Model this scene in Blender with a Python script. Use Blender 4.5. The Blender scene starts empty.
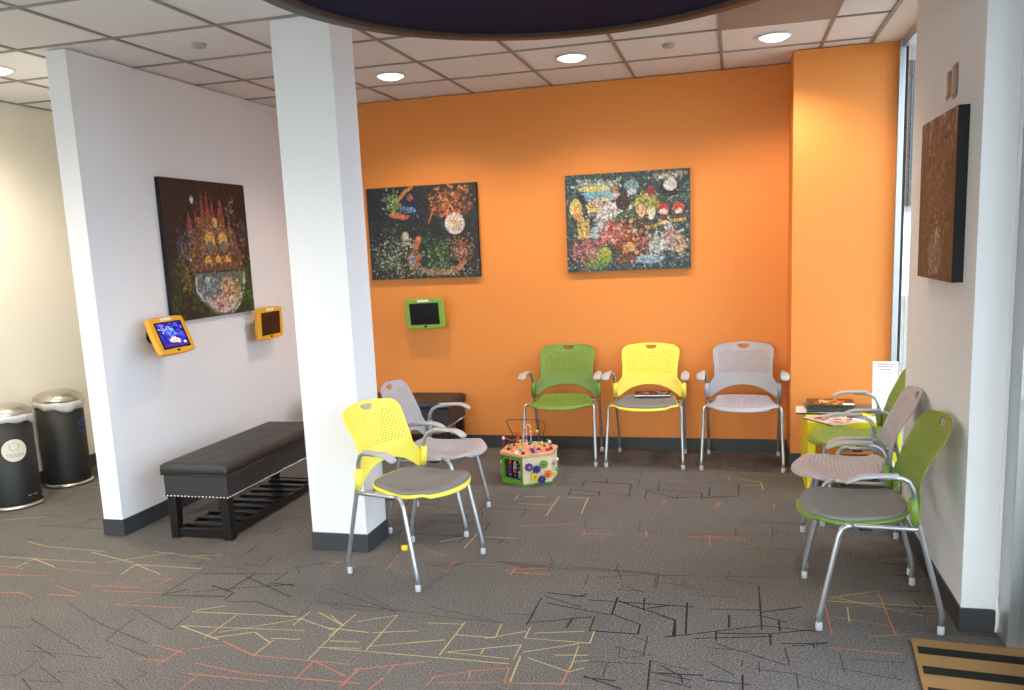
import bpy, bmesh, math, random
import numpy as np
from mathutils import Vector, Matrix
random.seed(7)
S = bpy.context.scene
COL = S.collection
PI = math.pi

# ------------------------------------------------------------------ measured room
H = 2.746                       # ceiling
BACK = 6.32                     # orange back wall
BUMP_Y, BUMP_X = 5.913, 0.375   # orange projection
LEFT, LEFT_T, LEFT_Y0 = -3.484, 0.132, 3.988
PIER_X, PIER_Y0, PIER_Y1 = 0.869, 3.461, 4.70
CW = 1.05                       # curtain-wall plane
HALL_X = -4.97
CX0, CX1, CY0, CY1 = -2.223, -1.902, 3.944, 4.202
REAR = -2.2
GX, GY, GP = -2.515, 5.758, 0.61

# ------------------------------------------------------------------ helpers
class MB:
    """collects vertices and faces of ONE mesh"""
    def __init__(s): s.v = []; s.f = []; s.m = []; s.sm = []
    def add(s, vs, fs, mi=0, smooth=False):
        o = len(s.v); s.v += [tuple(p) for p in vs]
        for f in fs: s.f.append(tuple(i+o for i in f)); s.m.append(mi); s.sm.append(smooth)
    def box(s, x0, x1, y0, y1, z0, z1, mi=0, mat=None):
        vs = [(x, y, z) for z in (z0, z1) for y in (y0, y1) for x in (x0, x1)]
        if mat is not None: vs = [mat @ Vector(p) for p in vs]
        s.add(vs, [(0,2,3,1),(4,5,7,6),(0,1,5,4),(2,6,7,3),(0,4,6,2),(1,3,7,5)], mi)
    def quad(s, a, b, c, d, mi=0): s.add([a, b, c, d], [(0,1,2,3)], mi)
    def tube(s, pts, r, n=10, mi=0, closed=False, sx=1.0):
        pts = [Vector(p) for p in pts]; rings = []
        N = len(pts); up = None
        for i, p in enumerate(pts):
            if closed: t = pts[(i+1) % N]-pts[i-1]
            else: t = pts[min(i+1, N-1)]-pts[max(i-1, 0)]
            t.normalize()
            if up is None:
                up = Vector((0,0,1)) if abs(t.z) < .9 else Vector((1,0,0))
            a = (up - t*up.dot(t)); a.normalize(); b = t.cross(a); up = a
            rr = r[i] if isinstance(r, (list, tuple)) else r
            rings.append([p + a*(math.cos(2*PI*k/n)*rr) + b*(math.sin(2*PI*k/n)*rr*sx) for k in range(n)])
        vs = [q for ring in rings for q in ring]; fs = []
        for i in range(N if closed else N-1):
            j = (i+1) % N
            for k in range(n):
                l = (k+1) % n
                fs.append((i*n+k, i*n+l, j*n+l, j*n+k))
        if not closed:
            fs.append(tuple(reversed(range(n)))); fs.append(tuple(range((N-1)*n, N*n)))
        s.add(vs, fs, mi, True)
    def lathe(s, prof, n=32, c=(0,0,0), mi=0, mat=None, smooth=True):
        vs = []; fs = []
        for (r, z) in prof:
            for k in range(n):
                a = 2*PI*k/n; vs.append(Vector((r*math.cos(a), r*math.sin(a), z)))
        if mat is not None: vs = [mat @ p for p in vs]
        vs = [p+Vector(c) for p in vs]
        for i in range(len(prof)-1):
            for k in range(n):
                l = (k+1) % n
                fs.append((i*n+k, i*n+l, (i+1)*n+l, (i+1)*n+k))
        if prof[0][0] > 1e-6: fs.append(tuple(reversed(range(n))))
        if prof[-1][0] > 1e-6: fs.append(tuple(range((len(prof)-1)*n, len(prof)*n)))
        s.add(vs, fs, mi, smooth)
    def prism(s, outline, z0, z1, mat=None, mi=0, smooth=False):
        n = len(outline)
        vs = [Vector((x, y, z0)) for x, y in outline]+[Vector((x, y, z1)) for x, y in outline]
        if mat is not None: vs = [mat @ p for p in vs]
        fs = [tuple(reversed(range(n))), tuple(range(n, 2*n))]+[(i, (i+1) % n, n+(i+1) % n, n+i) for i in range(n)]
        s.add(vs, fs, mi, smooth)
    def sphere(s, c, r, mi=0, n=10, sz=1.0):
        prof = [(max(1e-7, r*math.sin(PI*i/n)), -r*sz*math.cos(PI*i/n)) for i in range(n+1)]
        s.lathe(prof, max(8, n), c, mi)
    def build(s, name, mats, parent=None, bevel=0, subsurf=0, solid=0, seg=2, smooth_all=False, weld=False):
        me = bpy.data.meshes.new(name)
        me.from_pydata(s.v, [], s.f)
        if not isinstance(mats, (list, tuple)): mats = [mats]
        for m in mats: me.materials.append(m)
        me.polygons.foreach_set('material_index', s.m)
        me.polygons.foreach_set('use_smooth', [True]*len(s.f) if smooth_all else s.sm)
        if weld or len(s.v) < 4000:
            bm = bmesh.new(); bm.from_mesh(me)
            bmesh.ops.remove_doubles(bm, verts=bm.verts, dist=1e-6)
            bmesh.ops.recalc_face_normals(bm, faces=bm.faces) if not solid else None
            bm.to_mesh(me); bm.free()
        me.update()
        o = bpy.data.objects.new(name, me); COL.objects.link(o)
        if parent: o.parent = parent
        if solid:
            md = o.modifiers.new('Solidify', 'SOLIDIFY'); md.thickness = solid; md.offset = 0
        if bevel:
            md = o.modifiers.new('Bevel', 'BEVEL'); md.width = bevel; md.segments = seg; md.limit_method = 'ANGLE'; md.angle_limit = .6
            md.harden_normals = False
        if subsurf:
            md = o.modifiers.new('Subdivision', 'SUBSURF'); md.levels = subsurf; md.render_levels = subsurf
        return o

def thing(name, label, cat, loc=(0,0,0), rz=0, group=None):
    o = bpy.data.objects.new(name, None); COL.objects.link(o)
    o.empty_display_size = .1; o.location = loc; o.rotation_euler = (0, 0, rz)
    return tag(o, label, cat, group)
def tag(o, label, cat, group=None):
    o['label'] = label; o['category'] = cat
    if group: o['group'] = group
    return o
def struct(o):
    o['kind'] = 'structure'; return o
def children(o): return [c for c in COL.objects if c.parent == o]
def dup(root, loc, rz, label, group=None):
    def rec(o, par):
        c = o.copy(); COL.objects.link(c); c.parent = par
        for ch in children(o): rec(ch, c)
        return c
    r = rec(root, None); r.location = loc; r.rotation_euler = (0, 0, rz); r['label'] = label
    if group: r['group'] = group
    return r
def rrect(w, h, r, n=5):
    out = []
    for cx, cy, a0 in ((w/2-r, h/2-r, 0), (-w/2+r, h/2-r, PI/2), (-w/2+r, -h/2+r, PI), (w/2-r, -h/2+r, 1.5*PI)):
        for k in range(n+1):
            a = a0+PI/2*k/n; out.append((cx+r*math.cos(a), cy+r*math.sin(a)))
    return out

# ------------------------------------------------------------------ materials
def srgb(r, g, b):
    f = lambda c: c/12.92 if c <= .04045 else ((c+.055)/1.055)**2.4
    return (f(r/255), f(g/255), f(b/255), 1)
def mat(name, col, rough=.6, metal=0, noise=0, scale=60, bump=0, spec=.5, coat=0, trans=0):
    m = bpy.data.materials.new(name); m.use_nodes = True
    nt = m.node_tree; b = nt.nodes['Principled BSDF']
    b.inputs['Base Color'].default_value = col; b.inputs['Roughness'].default_value = rough
    b.inputs['Metallic'].default_value = metal; b.inputs['Specular IOR Level'].default_value = spec
    b.inputs['Coat Weight'].default_value = coat; b.inputs['Transmission Weight'].default_value = trans
    tc = nt.nodes.new('ShaderNodeTexCoord')
    nz = nt.nodes.new('ShaderNodeTexNoise'); nz.inputs['Scale'].default_value = scale; nz.inputs['Detail'].default_value = 4
    nt.links.new(tc.outputs['Object'], nz.inputs['Vector'])
    if noise:
        mx = nt.nodes.new('ShaderNodeMix'); mx.data_type = 'RGBA'
        mx.inputs[6].default_value = tuple(c*(1-noise) for c in col[:3])+(1,)
        mx.inputs[7].default_value = tuple(min(1, c*(1+noise)) for c in col[:3])+(1,)
        nt.links.new(nz.outputs['Fac'], mx.inputs[0]); nt.links.new(mx.outputs[2], b.inputs['Base Color'])
    if bump:
        bp = nt.nodes.new('ShaderNodeBump'); bp.inputs['Strength'].default_value = bump; bp.inputs['Distance'].default_value = .002
        nt.links.new(nz.outputs['Fac'], bp.inputs['Height']); nt.links.new(bp.outputs['Normal'], b.inputs['Normal'])
    return m
def emit(name, col, st):
    m = bpy.data.materials.new(name); m.use_nodes = True; nt = m.node_tree
    nt.nodes.remove(nt.nodes['Principled BSDF'])
    e = nt.nodes.new('ShaderNodeEmission'); e.inputs[0].default_value = col; e.inputs[1].default_value = st
    nt.links.new(e.outputs[0], nt.nodes['Material Output'].inputs[0]); return m
def glass(name, tint=(1,1,1,1), rough=.0, refl=.5):
    m = bpy.data.materials.new(name); m.use_nodes = True; nt = m.node_tree
    nt.nodes.remove(nt.nodes['Principled BSDF'])
    t = nt.nodes.new('ShaderNodeBsdfTransparent'); t.inputs[0].default_value = tint
    g = nt.nodes.new('ShaderNodeBsdfGlossy'); g.inputs['Roughness'].default_value = rough
    lw = nt.nodes.new('ShaderNodeLayerWeight'); lw.inputs[0].default_value = .25
    mu = nt.nodes.new('ShaderNodeMath'); mu.operation = 'MULTIPLY'; mu.inputs[1].default_value = refl
    mx = nt.nodes.new('ShaderNodeMixShader')
    nt.links.new(lw.outputs['Fresnel'], mu.inputs[0]); nt.links.new(mu.outputs[0], mx.inputs[0])
    nt.links.new(t.outputs[0], mx.inputs[1]); nt.links.new(g.outputs[0], mx.inputs[2])
    nt.links.new(mx.outputs[0], nt.nodes['Material Output'].inputs[0]); return m
def vcol_mat(name, rough=.5):
    m = bpy.data.materials.new(name); m.use_nodes = True; nt = m.node_tree; b = nt.nodes['Principled BSDF']
    at = nt.nodes.new('ShaderNodeAttribute'); at.attribute_name = 'paint'
    tc = nt.nodes.new('ShaderNodeTexCoord'); nz = nt.nodes.new('ShaderNodeTexNoise'); nz.inputs['Scale'].default_value = 250
    bp = nt.nodes.new('ShaderNodeBump'); bp.inputs['Strength'].default_value = .25; bp.inputs['Distance'].default_value = .002
    nt.links.new(tc.outputs['Object'], nz.inputs['Vector']); nt.links.new(nz.outputs['Fac'], bp.inputs['Height'])
    nt.links.new(bp.outputs['Normal'], b.inputs['Normal'])
    nt.links.new(at.outputs['Color'], b.inputs['Base Color']); b.inputs['Roughness'].default_value = rough; return m
def carpet_mat():
    m = mat('carpet_pile', srgb(118, 112, 108), .95, spec=.1)
    nt = m.node_tree; b = nt.nodes['Principled BSDF']; N = nt.nodes; L = nt.links
    tc = N.new('ShaderNodeTexCoord')
    n1 = N.new('ShaderNodeTexNoise'); n1.inputs['Scale'].default_value = 130; n1.inputs['Detail'].default_value = 5; n1.inputs['Roughness'].default_value = .75
    n2 = N.new('ShaderNodeTexNoise'); n2.inputs['Scale'].default_value = 2.2; n2.inputs['Detail'].default_value = 3
    for n in (n1, n2): L.new(tc.outputs['Object'], n.inputs['Vector'])
    r = N.new('ShaderNodeValToRGB')
    r.color_ramp.elements[0].position = .36; r.color_ramp.elements[0].color = srgb(62, 58, 56)
    r.color_ramp.elements[1].position = .64; r.color_ramp.elements[1].color = srgb(134, 129, 126)
    L.new(n1.outputs['Fac'], r.inputs[0])
    mx = N.new('ShaderNodeMix'); mx.data_type = 'RGBA'; mx.blend_type = 'MULTIPLY'; mx.inputs[0].default_value = .35
    r2 = N.new('ShaderNodeValToRGB'); r2.color_ramp.elements[0].position = .35; r2.color_ramp.elements[0].color = (.72,.72,.72,1)
    r2.color_ramp.elements[1].position = .65; r2.color_ramp.elements[1].color = (1,1,1,1)
    L.new(n2.outputs['Fac'], r2.inputs[0]); L.new(r.outputs[0], mx.inputs[6]); L.new(r2.outputs[0], mx.inputs[7])
    L.new(mx.outputs[2], b.inputs['Base Color'])
    bp = N.new('ShaderNodeBump'); bp.inputs['Strength'].default_value = .6; bp.inputs['Distance'].default_value = .004
    L.new(n1.outputs['Fac'], bp.inputs['Height']); L.new(bp.outputs['Normal'], b.inputs['Normal'])
    return m

M = dict(
 white=mat('white_wall_paint', srgb(222,223,226), .7, noise=.015, scale=300, bump=.08),
 cream=mat('hall_wall_paint', srgb(228,222,208), .7, noise=.015, scale=300, bump=.08),
 orange=mat('orange_wall_paint', srgb(226,138,60), .62, noise=.02, scale=300, bump=.08),
 base=mat('rubber_base', srgb(54,55,58), .5),
 carpet=carpet_mat(),
 tile=mat('ceiling_tile', srgb(226,225,226), .9, noise=.03, scale=120, bump=.25),
 tbar=mat('ceiling_grid', srgb(142,137,132), .5),
 gyp=mat('ceiling_board', srgb(214,208,200), .8),
 lineY=mat('carpet_yellow_yarn', srgb(172,156,108), .9),
 lineO=mat('carpet_orange_yarn', srgb(172,102,74), .9),
 lineK=mat('carpet_black_yarn', srgb(24,22,24), .9),
 lineM=mat('carpet_maroon_yarn', srgb(62,50,55), .9),
 silver=mat('silver_tube', srgb(176,178,182), .32, .75),
 alum=mat('brushed_aluminium', srgb(186,190,194), .35, .8),
 steel=mat('stainless_steel', srgb(196,190,178), .25, .95, noise=.06, scale=30),
 glide=mat('grey_glide', srgb(184,186,192), .5),
 armpad=mat('grey_arm_plastic', srgb(168,167,168), .45),
 blackp=mat('black_plastic', srgb(22,22,24), .4),
 green=mat('green_plastic', srgb(108,136,54), .42),
 yellow=mat('yellow_plastic', srgb(238,220,80), .42),
 grey=mat('grey_plastic', srgb(164,161,169), .45),
 pad=mat('charcoal_seat_fabric', srgb(124,122,121), .95, noise=.12, scale=700, bump=.4, spec=.1),
 leather=mat('black_leather', srgb(44,43,44), .5, noise=.1, scale=160, bump=.15),
 dwood=mat('black_wood', srgb(14,13,14), .4),
 nail=mat('nickel_nailhead', srgb(214,212,206), .25, .9),
 canvas_side=mat('canvas_edge', srgb(18,18,20), .7),
 paint=vcol_mat('canvas_picture'),
 tyel=mat('tablet_yellow_case', srgb(226,164,44), .4),
 tgrn=mat('tablet_green_case', srgb(128,164,58), .4),
 screen=mat('dark_screen', srgb(10,10,12), .12),
 sticker=mat('white_sticker', srgb(226,224,214), .6),
 bin=mat('black_bin_body', srgb(20,20,21), .55, noise=.05, scale=200),
 liner=mat('white_bin_liner', srgb(190,189,186), .35, bump=.5, scale=40),
 ylac=mat('yellow_lacquer', srgb(232,214,20), .35),
 paper=mat('white_paper', srgb(232,232,232), .7),
 navy=mat('navy_panel', srgb(8,9,56), .9, spec=.15),
 brown=mat('brown_rim', srgb(56,43,34), .5),
 gasket=mat('black_gasket', srgb(14,15,17), .5),
 glass=glass('window_glass', (.93,.97,.96,1), 0, .6),
 mat_tan=mat('coir_tan', srgb(152,116,76), 1, noise=.25, scale=420, bump=.8, spec=.1),
 mat_blk=mat('coir_black', srgb(38,38,34), 1, noise=.25, scale=420, bump=.8, spec=.1),
 wood=mat('birch_plywood', srgb(222,168,128), .5, noise=.1, scale=18),
 cream_ply=mat('cream_panel', srgb(226,214,178), .5, noise=.03),
 toygreen=mat('toy_green', srgb(96,150,44), .45),
 red=mat('toy_red', srgb(190,40,36), .4), blue=mat('toy_blue', srgb(38,52,128), .4),
 purple=mat('toy_purple', srgb(96,56,120), .4), pink=mat('toy_pink', srgb(206,130,158), .4),
 torange=mat('toy_orange', srgb(228,122,36), .4), tyellow=mat('toy_yellow', srgb(232,198,48), .4),
 mint=mat('toy_mint', srgb(92,178,140), .4), bwhite=mat('toy_white', srgb(232,228,216), .4),
 maroon=mat('toy_maroon', srgb(96,24,34), .4), darkwire=mat('wire_purple', srgb(60,40,66), .4),
 acrylic=glass('clear_acrylic', (.97,.97,.98,1), .05, .45),
 outg=mat('outside_concrete', srgb(118,116,112), .9, noise=.05),
 outb=mat('outside_dark_facade', srgb(24,29,31), .6), outl=mat('outside_pale_base', srgb(206,216,224), .7),
 dark=mat('dark_recess', srgb(20,18,18), .8),
)
SKY, SUN, LAMP_W, EXPO = 5.4, 10, 50, 0.56
CARPET_Y = [[-3.98,3.58,-3.33,3.58],[-3.74,3.58,-3.52,3.49],[-3.74,3.45,-3.74,3.58],[-3.83,3.76,-3.41,3.74],[-4.02,3.82,-3.83,3.76],[-3.07,3.45,-3.09,3.59],[-3.09,3.59,-2.69,3.59],[-3.09,3.59,-2.86,3.49],[-3.28,3.59,-2.99,3.79],[-2.86,3.75,-2.69,3.79],[-3.12,3.78,-2.72,3.72],[-4.55,4.14,-4.29,4.24],[-3.49,3.72,-3.12,3.61],[-2.36,2.97,-2.11,2.88],[-2.36,2.97,-1.78,3.02],[-2.4,3.11,-1.89,3.14],[-2.18,2.88,-2.17,3.11],[-2.15,2.89,-1.99,2.97],[-2.15,2.94,-1.86,3.12],[-1.88,2.78,-1.85,3.2],[-1.99,2.97,-1.87,2.89],[-1.89,2.93,-1.5,2.96],[-1.87,3.13,-1.65,3.04],[-1.81,3.2,-1.63,3.09],[-1.64,2.79,-1.64,3.19],[-1.65,2.89,-1.47,2.91],[-1.65,3.04,-1.54,3.06],[-2.39,3.13,-2.28,3.19],[-1.65,2.99,-1.63,3.21],[-1.69,3.06,-1.5,3.05],[-1.74,3.18,-1.63,3.09],[-1.59,3.14,-1.44,3.23],[-1.44,3.23,-1.44,2.9],[-1.45,2.93,-1.15,3.04],[-1.6,2.89,-0.84,2.89],[-1.13,2.91,-1.12,3.21],[-1.3,3.1,-1.28,3.2],[-1.28,3.18,-1.12,3.19],[-1.48,3.05,-1.29,3.1],[-1.12,3.09,-0.95,3.09],[-0.95,3.1,-0.96,3.22],[-0.99,3.08,-0.84,3.17],[-0.83,3.11,-0.83,3.21],[-0.83,3.11,-0.56,3.11],[-0.8,3.16,-0.6,3.21],[-0.56,3.11,-0.56,3.22],[-1.11,2.94,-0.83,3.05],[-0.83,3.05,-0.83,2.93],[-0.97,2.95,-0.97,2.99],[-0.8,2.76,-0.81,2.96],[-0.81,2.99,-0.6,3.1],[-0.81,2.97,-0.55,3.01],[-0.78,2.95,-0.6,2.87],[-0.6,2.89,-0.6,3.08],[-0.6,2.95,-0.54,2.97],[-0.6,2.87,-0.55,2.91],[-1.11,2.94,-0.85,2.93],[0.39,3.67,0.83,3.68],[0.41,3.71,0.63,3.82],[0.47,3.62,0.46,3.47],[0.44,3.71,0.76,3.58],[-1.33,4.7,-1.35,5.07],[-1.08,4.67,-1.08,5.06],[-0.88,4.72,-0.89,5.04],[-1.3,5.03,-0.89,5.04],[-1.1,4.73,-0.88,4.72],[-1.3,4.88,-1.08,4.87],[-1.4,4.06,-1.4,4.31],[-1.34,4.26,-1.15,4.26],[-1.57,4.15,-1.44,4.25],[0.03,5.58,0.17,5.51],[0.17,5.51,0.18,5.35],[0.07,5.42,0.34,5.49]]
CARPET_O = [[-3.85,3.46,-3.52,3.43],[-3.52,3.48,-3.15,3.46],[-3.74,3.35,-3.33,3.39],[-3.44,3.17,-3.3,3.12],[-3.53,3.15,-3.42,3.17],[-3.26,3.17,-3.1,3.18],[-3.31,3.27,-3.09,3.2],[-3.12,3.3,-2.85,3.32],[-3.02,3.25,-2.69,3.28],[-2.91,3.4,-2.76,3.45],[-2.79,3.33,-2.76,3.45],[-2.82,3.12,-2.71,3.22],[-2.82,3.12,-2.47,3.14],[-2.97,3.37,-3.11,3.26],[-2.35,2.67,-2.08,2.68],[-2.36,2.68,-2.18,2.78],[-2.18,2.78,-2.05,2.84],[-2.08,2.68,-1.84,2.64],[-2.37,2.79,-2.18,2.75],[-2.08,2.87,-1.88,2.78],[-1.88,2.78,-1.6,2.78],[-2.08,2.76,-2.05,2.84],[-2.23,2.64,-2.21,2.78],[-2.01,2.48,-2.01,2.61],[-2.06,2.6,-1.71,2.6],[-1.84,2.64,-1.35,2.65],[-1.61,2.63,-1.61,2.78],[-1.61,2.78,-1.43,2.69],[-1.42,2.62,-1.4,2.75],[-1.6,2.78,-1.45,2.78],[-1.49,2.67,-1.29,2.66],[-1.41,2.62,-1.41,2.76],[-1.42,2.74,-1.17,2.85],[-1.28,2.81,-1.28,2.74],[-1.3,2.61,-1.28,2.71],[-1.29,2.72,-1.14,2.76],[-1.1,2.68,-1.09,2.75],[-1.1,2.74,-0.97,2.81],[-0.96,2.76,-0.97,2.81],[-0.97,2.81,-0.83,2.86],[-0.82,2.75,-0.83,2.86],[-0.96,2.73,-0.54,2.79],[-0.61,2.77,-0.6,2.95],[-1.06,2.71,-0.84,2.75],[-1.7,3.71,-1.72,3.92],[-1.62,4.04,-1.46,3.95],[-1.39,3.72,-1.4,3.89],[-1.39,3.86,-1.17,3.87],[-1.06,3.75,-1.05,3.84],[-1.06,3.78,-0.86,3.8],[-2.05,3.79,-1.99,3.78],[-2.02,3.72,-1.98,3.8],[-1.1,3.81,-0.88,3.87],[0.38,3.82,0.38,3.35],[0.62,3.8,0.62,3.38],[0.37,3.31,0.66,3.39],[0.36,3.23,0.61,3.22],[0.39,3.52,0.62,3.46],[-0.13,4.44,-0.12,4.3],[-0.18,4.43,0.06,4.44],[-0.1,5.05,-0.1,4.95],[0.23,5.05,0.23,4.95],[-1.33,4.6,-1.34,4.77],[-1.11,4.35,-1.13,4.5],[-1.05,4.45,-1.06,4.67],[-0.8,4.34,-0.81,4.45],[-0.81,4.39,-0.46,4.38],[-0.73,4.88,-0.74,5.06],[-0.42,4.95,-0.41,5.06],[-0.75,4.95,-0.41,4.99],[-0.09,4.96,-0.08,5.06],[-0.09,5.03,0.25,5.01],[-0.13,4.34,-0.12,4.46],[-0.46,4.38,-0.47,4.47],[-0.25,4.41,0.06,4.4],[0.23,4.96,0.23,5.1],[-1.19,4.46,-0.87,4.54],[-1.39,3.74,-1.38,3.89],[-1.06,3.75,-1.06,3.84],[-1.09,3.79,-0.87,3.77],[0.2,5.32,0.19,5.47]]
CARPET_K = [[-2.67,3.25,-2.67,3.56],[-2.67,3.25,-2.35,3.29],[-2.65,3.53,-2.22,3.59],[-2.38,3.33,-2.36,3.56],[-2.38,3.53,-2.02,3.33],[-2.4,3.37,-2.08,3.48],[-2.54,3.31,-2.4,3.37],[-2.31,3.24,-2.16,3.26],[-2.34,3.34,-2.5,3.4],[-2.32,3.49,-2.07,3.46],[-2.21,3.44,-2.2,3.62],[-2.66,3.27,-2.58,3.34],[-2.16,3.26,-1.92,3.15],[-2.33,3.26,-2.33,3.34],[-0.85,3.23,-0.85,3.65],[-0.84,3.57,-0.65,3.55],[-0.84,3.53,-0.65,3.44],[-0.82,3.46,-0.51,3.38],[-0.84,3.25,-0.47,3.4],[-0.68,3.23,-0.67,3.33],[-0.72,3.53,-0.65,3.58],[-0.51,3.39,-0.51,3.57],[-0.64,3.52,-0.19,3.52],[-0.51,3.39,-0.38,3.31],[-0.38,3.31,-0.38,3.22],[-0.58,3.22,-0.38,3.22],[-0.58,3.22,-0.58,3.36],[-0.5,3.53,-0.24,3.38],[-0.24,3.38,-0.24,3.23],[-0.27,3.22,-0.17,3.25],[-0.2,3.56,-0.19,3.25],[-0.38,3.45,-0.39,3.58],[-0.41,3.52,-0.28,3.52],[-0.37,3.47,-0.27,3.52],[-0.54,2.85,-0.39,2.78],[-0.54,2.84,-0.3,2.83],[-0.3,2.79,-0.31,3.01],[-0.3,2.92,-0.15,2.89],[-0.32,3.52,-0.17,3.52],[-0.2,3.54,-0.19,3.26],[-0.27,3.21,0.11,3.38],[-0.31,3.41,-0.24,3.37],[-0.23,3.22,-0.24,3.37],[-0.11,3.69,-0.1,3.51],[-0.1,3.51,0.11,3.53],[0.11,3.8,0.11,3.34],[0.1,3.48,0.32,3.38],[0.18,3.44,0.18,3.34],[0.27,3.57,0.26,3.47],[0.11,3.51,0.28,3.59],[0.11,3.38,0.32,3.36],[-0.02,3.46,-0.02,3.34],[0.14,3.31,0.14,3.21],[-0.07,3.28,0.14,3.31],[0.14,3.31,0.32,3.38],[0.18,3.23,0.36,3.27],[0.22,3.22,0.35,3.26],[-0.16,3.22,0.15,3.29],[0.3,3.25,0.3,3.22],[-0.07,3.3,-0.07,3.22],[-0.27,2.98,-0.19,2.91],[-0.27,2.92,-0.11,2.93],[-0.1,2.9,0.06,2.89],[0.03,2.96,0.03,2.85],[-0.19,2.92,-0.18,2.86],[-0.26,2.87,-0.15,2.84],[-1.15,5.31,-0.96,5.39],[-1.03,5.1,-1.03,5.22],[-1.03,5.1,-0.83,5.09],[-0.83,5.09,-0.84,5.2],[-1.02,5.22,-0.84,5.16],[-0.98,5.43,-0.97,5.27],[-0.98,5.43,-0.71,5.38],[-0.91,5.4,-0.65,5.38],[-0.66,5.38,-0.64,5.11],[-0.8,5.17,-0.62,5.11],[-0.54,5.08,-0.54,5.24],[-0.54,5.24,-0.35,5.1],[-0.34,5.18,-0.34,5.07],[-0.48,5.45,-0.47,5.24],[-0.56,5.27,-0.21,5.23],[-0.2,5.24,-0.19,5.09],[-0.41,5.1,0.03,5.18],[0.03,5.18,0.03,5.46],[-0.35,5.46,-0.05,5.49],[-0.15,5.36,-0.15,5.16],[-0.85,5.54,-0.82,5.37],[-0.2,5.12,0.03,5.18]]
CARPET_M = [[-3.08,3.1,-2.73,2.92],[-2.73,2.92,-2.4,2.8],[-2.6,2.79,-2.63,3.0],[-2.72,3.1,-2.38,2.93],[-2.38,2.93,-2.39,3.07],[-3.12,2.92,-2.6,2.68],[-2.88,2.65,-2.37,2.65],[-2.91,2.71,-2.7,2.62],[-2.7,2.54,-2.5,2.44],[-2.66,2.44,-2.52,2.45],[-2.74,2.45,-2.75,2.58],[-2.6,2.52,-2.52,2.53],[-2.81,2.45,-2.75,2.47],[-2.29,2.6,-2.22,2.57],[-2.24,2.5,-2.22,2.57],[-2.33,2.51,-2.22,2.45],[-2.6,2.79,-2.31,2.69],[-2.31,2.43,-2.32,2.51],[-2.7,2.45,-2.59,2.38],[-2.21,3.67,-2.06,3.77],[-2.13,3.61,-2.2,3.7],[-1.89,3.31,-1.63,3.25],[-1.77,3.25,-1.77,3.32],[-1.88,3.15,-1.89,3.3],[-2.5,3.68,-2.38,3.67],[-2.4,3.82,-2.38,3.67],[-3.67,3.9,-3.49,3.98],[-4.28,3.87,-4.07,3.87],[-3.34,3.85,-3.19,3.93],[-3.31,4.03,-3.0,3.93],[-1.88,3.45,-1.46,3.26],[-1.81,3.31,-1.29,3.26],[-1.78,3.25,-1.47,3.26],[-1.33,3.34,-0.96,3.23],[-0.96,3.23,-0.97,3.32],[-0.97,3.32,-0.86,3.33],[-1.28,3.25,-0.96,3.23],[-1.79,3.49,-1.49,3.29],[-0.46,3.1,-0.31,3.05],[-0.43,3.01,-0.44,3.1],[-0.43,3.01,-0.34,3.04],[-0.34,3.04,-0.34,3.21],[-0.33,3.16,-0.4,3.2],[-0.31,3.01,-0.16,2.96],[-1.18,3.92,-1.0,3.85],[-1.04,3.87,-0.34,3.87],[-0.87,3.89,-0.92,4.03],[-0.55,3.89,-0.52,3.77],[-0.64,3.78,-0.35,3.87],[-0.35,3.87,-0.35,3.7],[-0.63,3.77,-0.39,3.64],[-0.52,3.66,-0.4,3.65],[-0.68,3.68,-0.68,3.81],[-0.36,3.77,-0.2,3.75],[-0.54,2.96,-0.34,2.98],[-0.47,2.86,-0.47,2.96],[-0.24,3.73,-0.11,3.71],[-0.18,3.65,0.02,3.65],[-0.14,3.21,-0.14,3.06],[-0.1,3.15,0.07,3.15],[0.03,3.07,0.03,3.02],[0.09,3.07,0.09,2.99],[-0.1,3.04,0.0,2.95],[0.22,3.01,0.22,2.89],[0.19,3.2,0.2,3.06],[0.39,3.19,0.39,3.04],[0.08,3.01,0.22,3.0],[0.22,3.0,0.39,2.92],[0.38,3.07,0.58,3.02],[0.56,3.06,0.56,3.02],[-0.07,3.19,0.19,3.06],[0.42,3.15,0.61,3.15],[-1.18,3.92,-0.9,3.88],[-0.88,3.8,-0.89,3.93],[-0.88,3.91,-0.35,3.87],[-0.56,3.87,-0.56,3.98],[-0.36,3.7,-0.36,3.85],[-0.03,3.84,-0.02,3.97],[-0.22,3.74,-0.23,3.81],[-0.35,3.85,0.17,3.91],[-0.82,4.48,0.01,4.46],[0.01,4.46,0.01,4.59],[-0.51,4.46,-0.52,4.64],[-0.82,4.51,-0.83,4.6],[0.2,4.47,0.21,4.73],[-0.01,3.84,0.1,3.81]]
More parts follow.
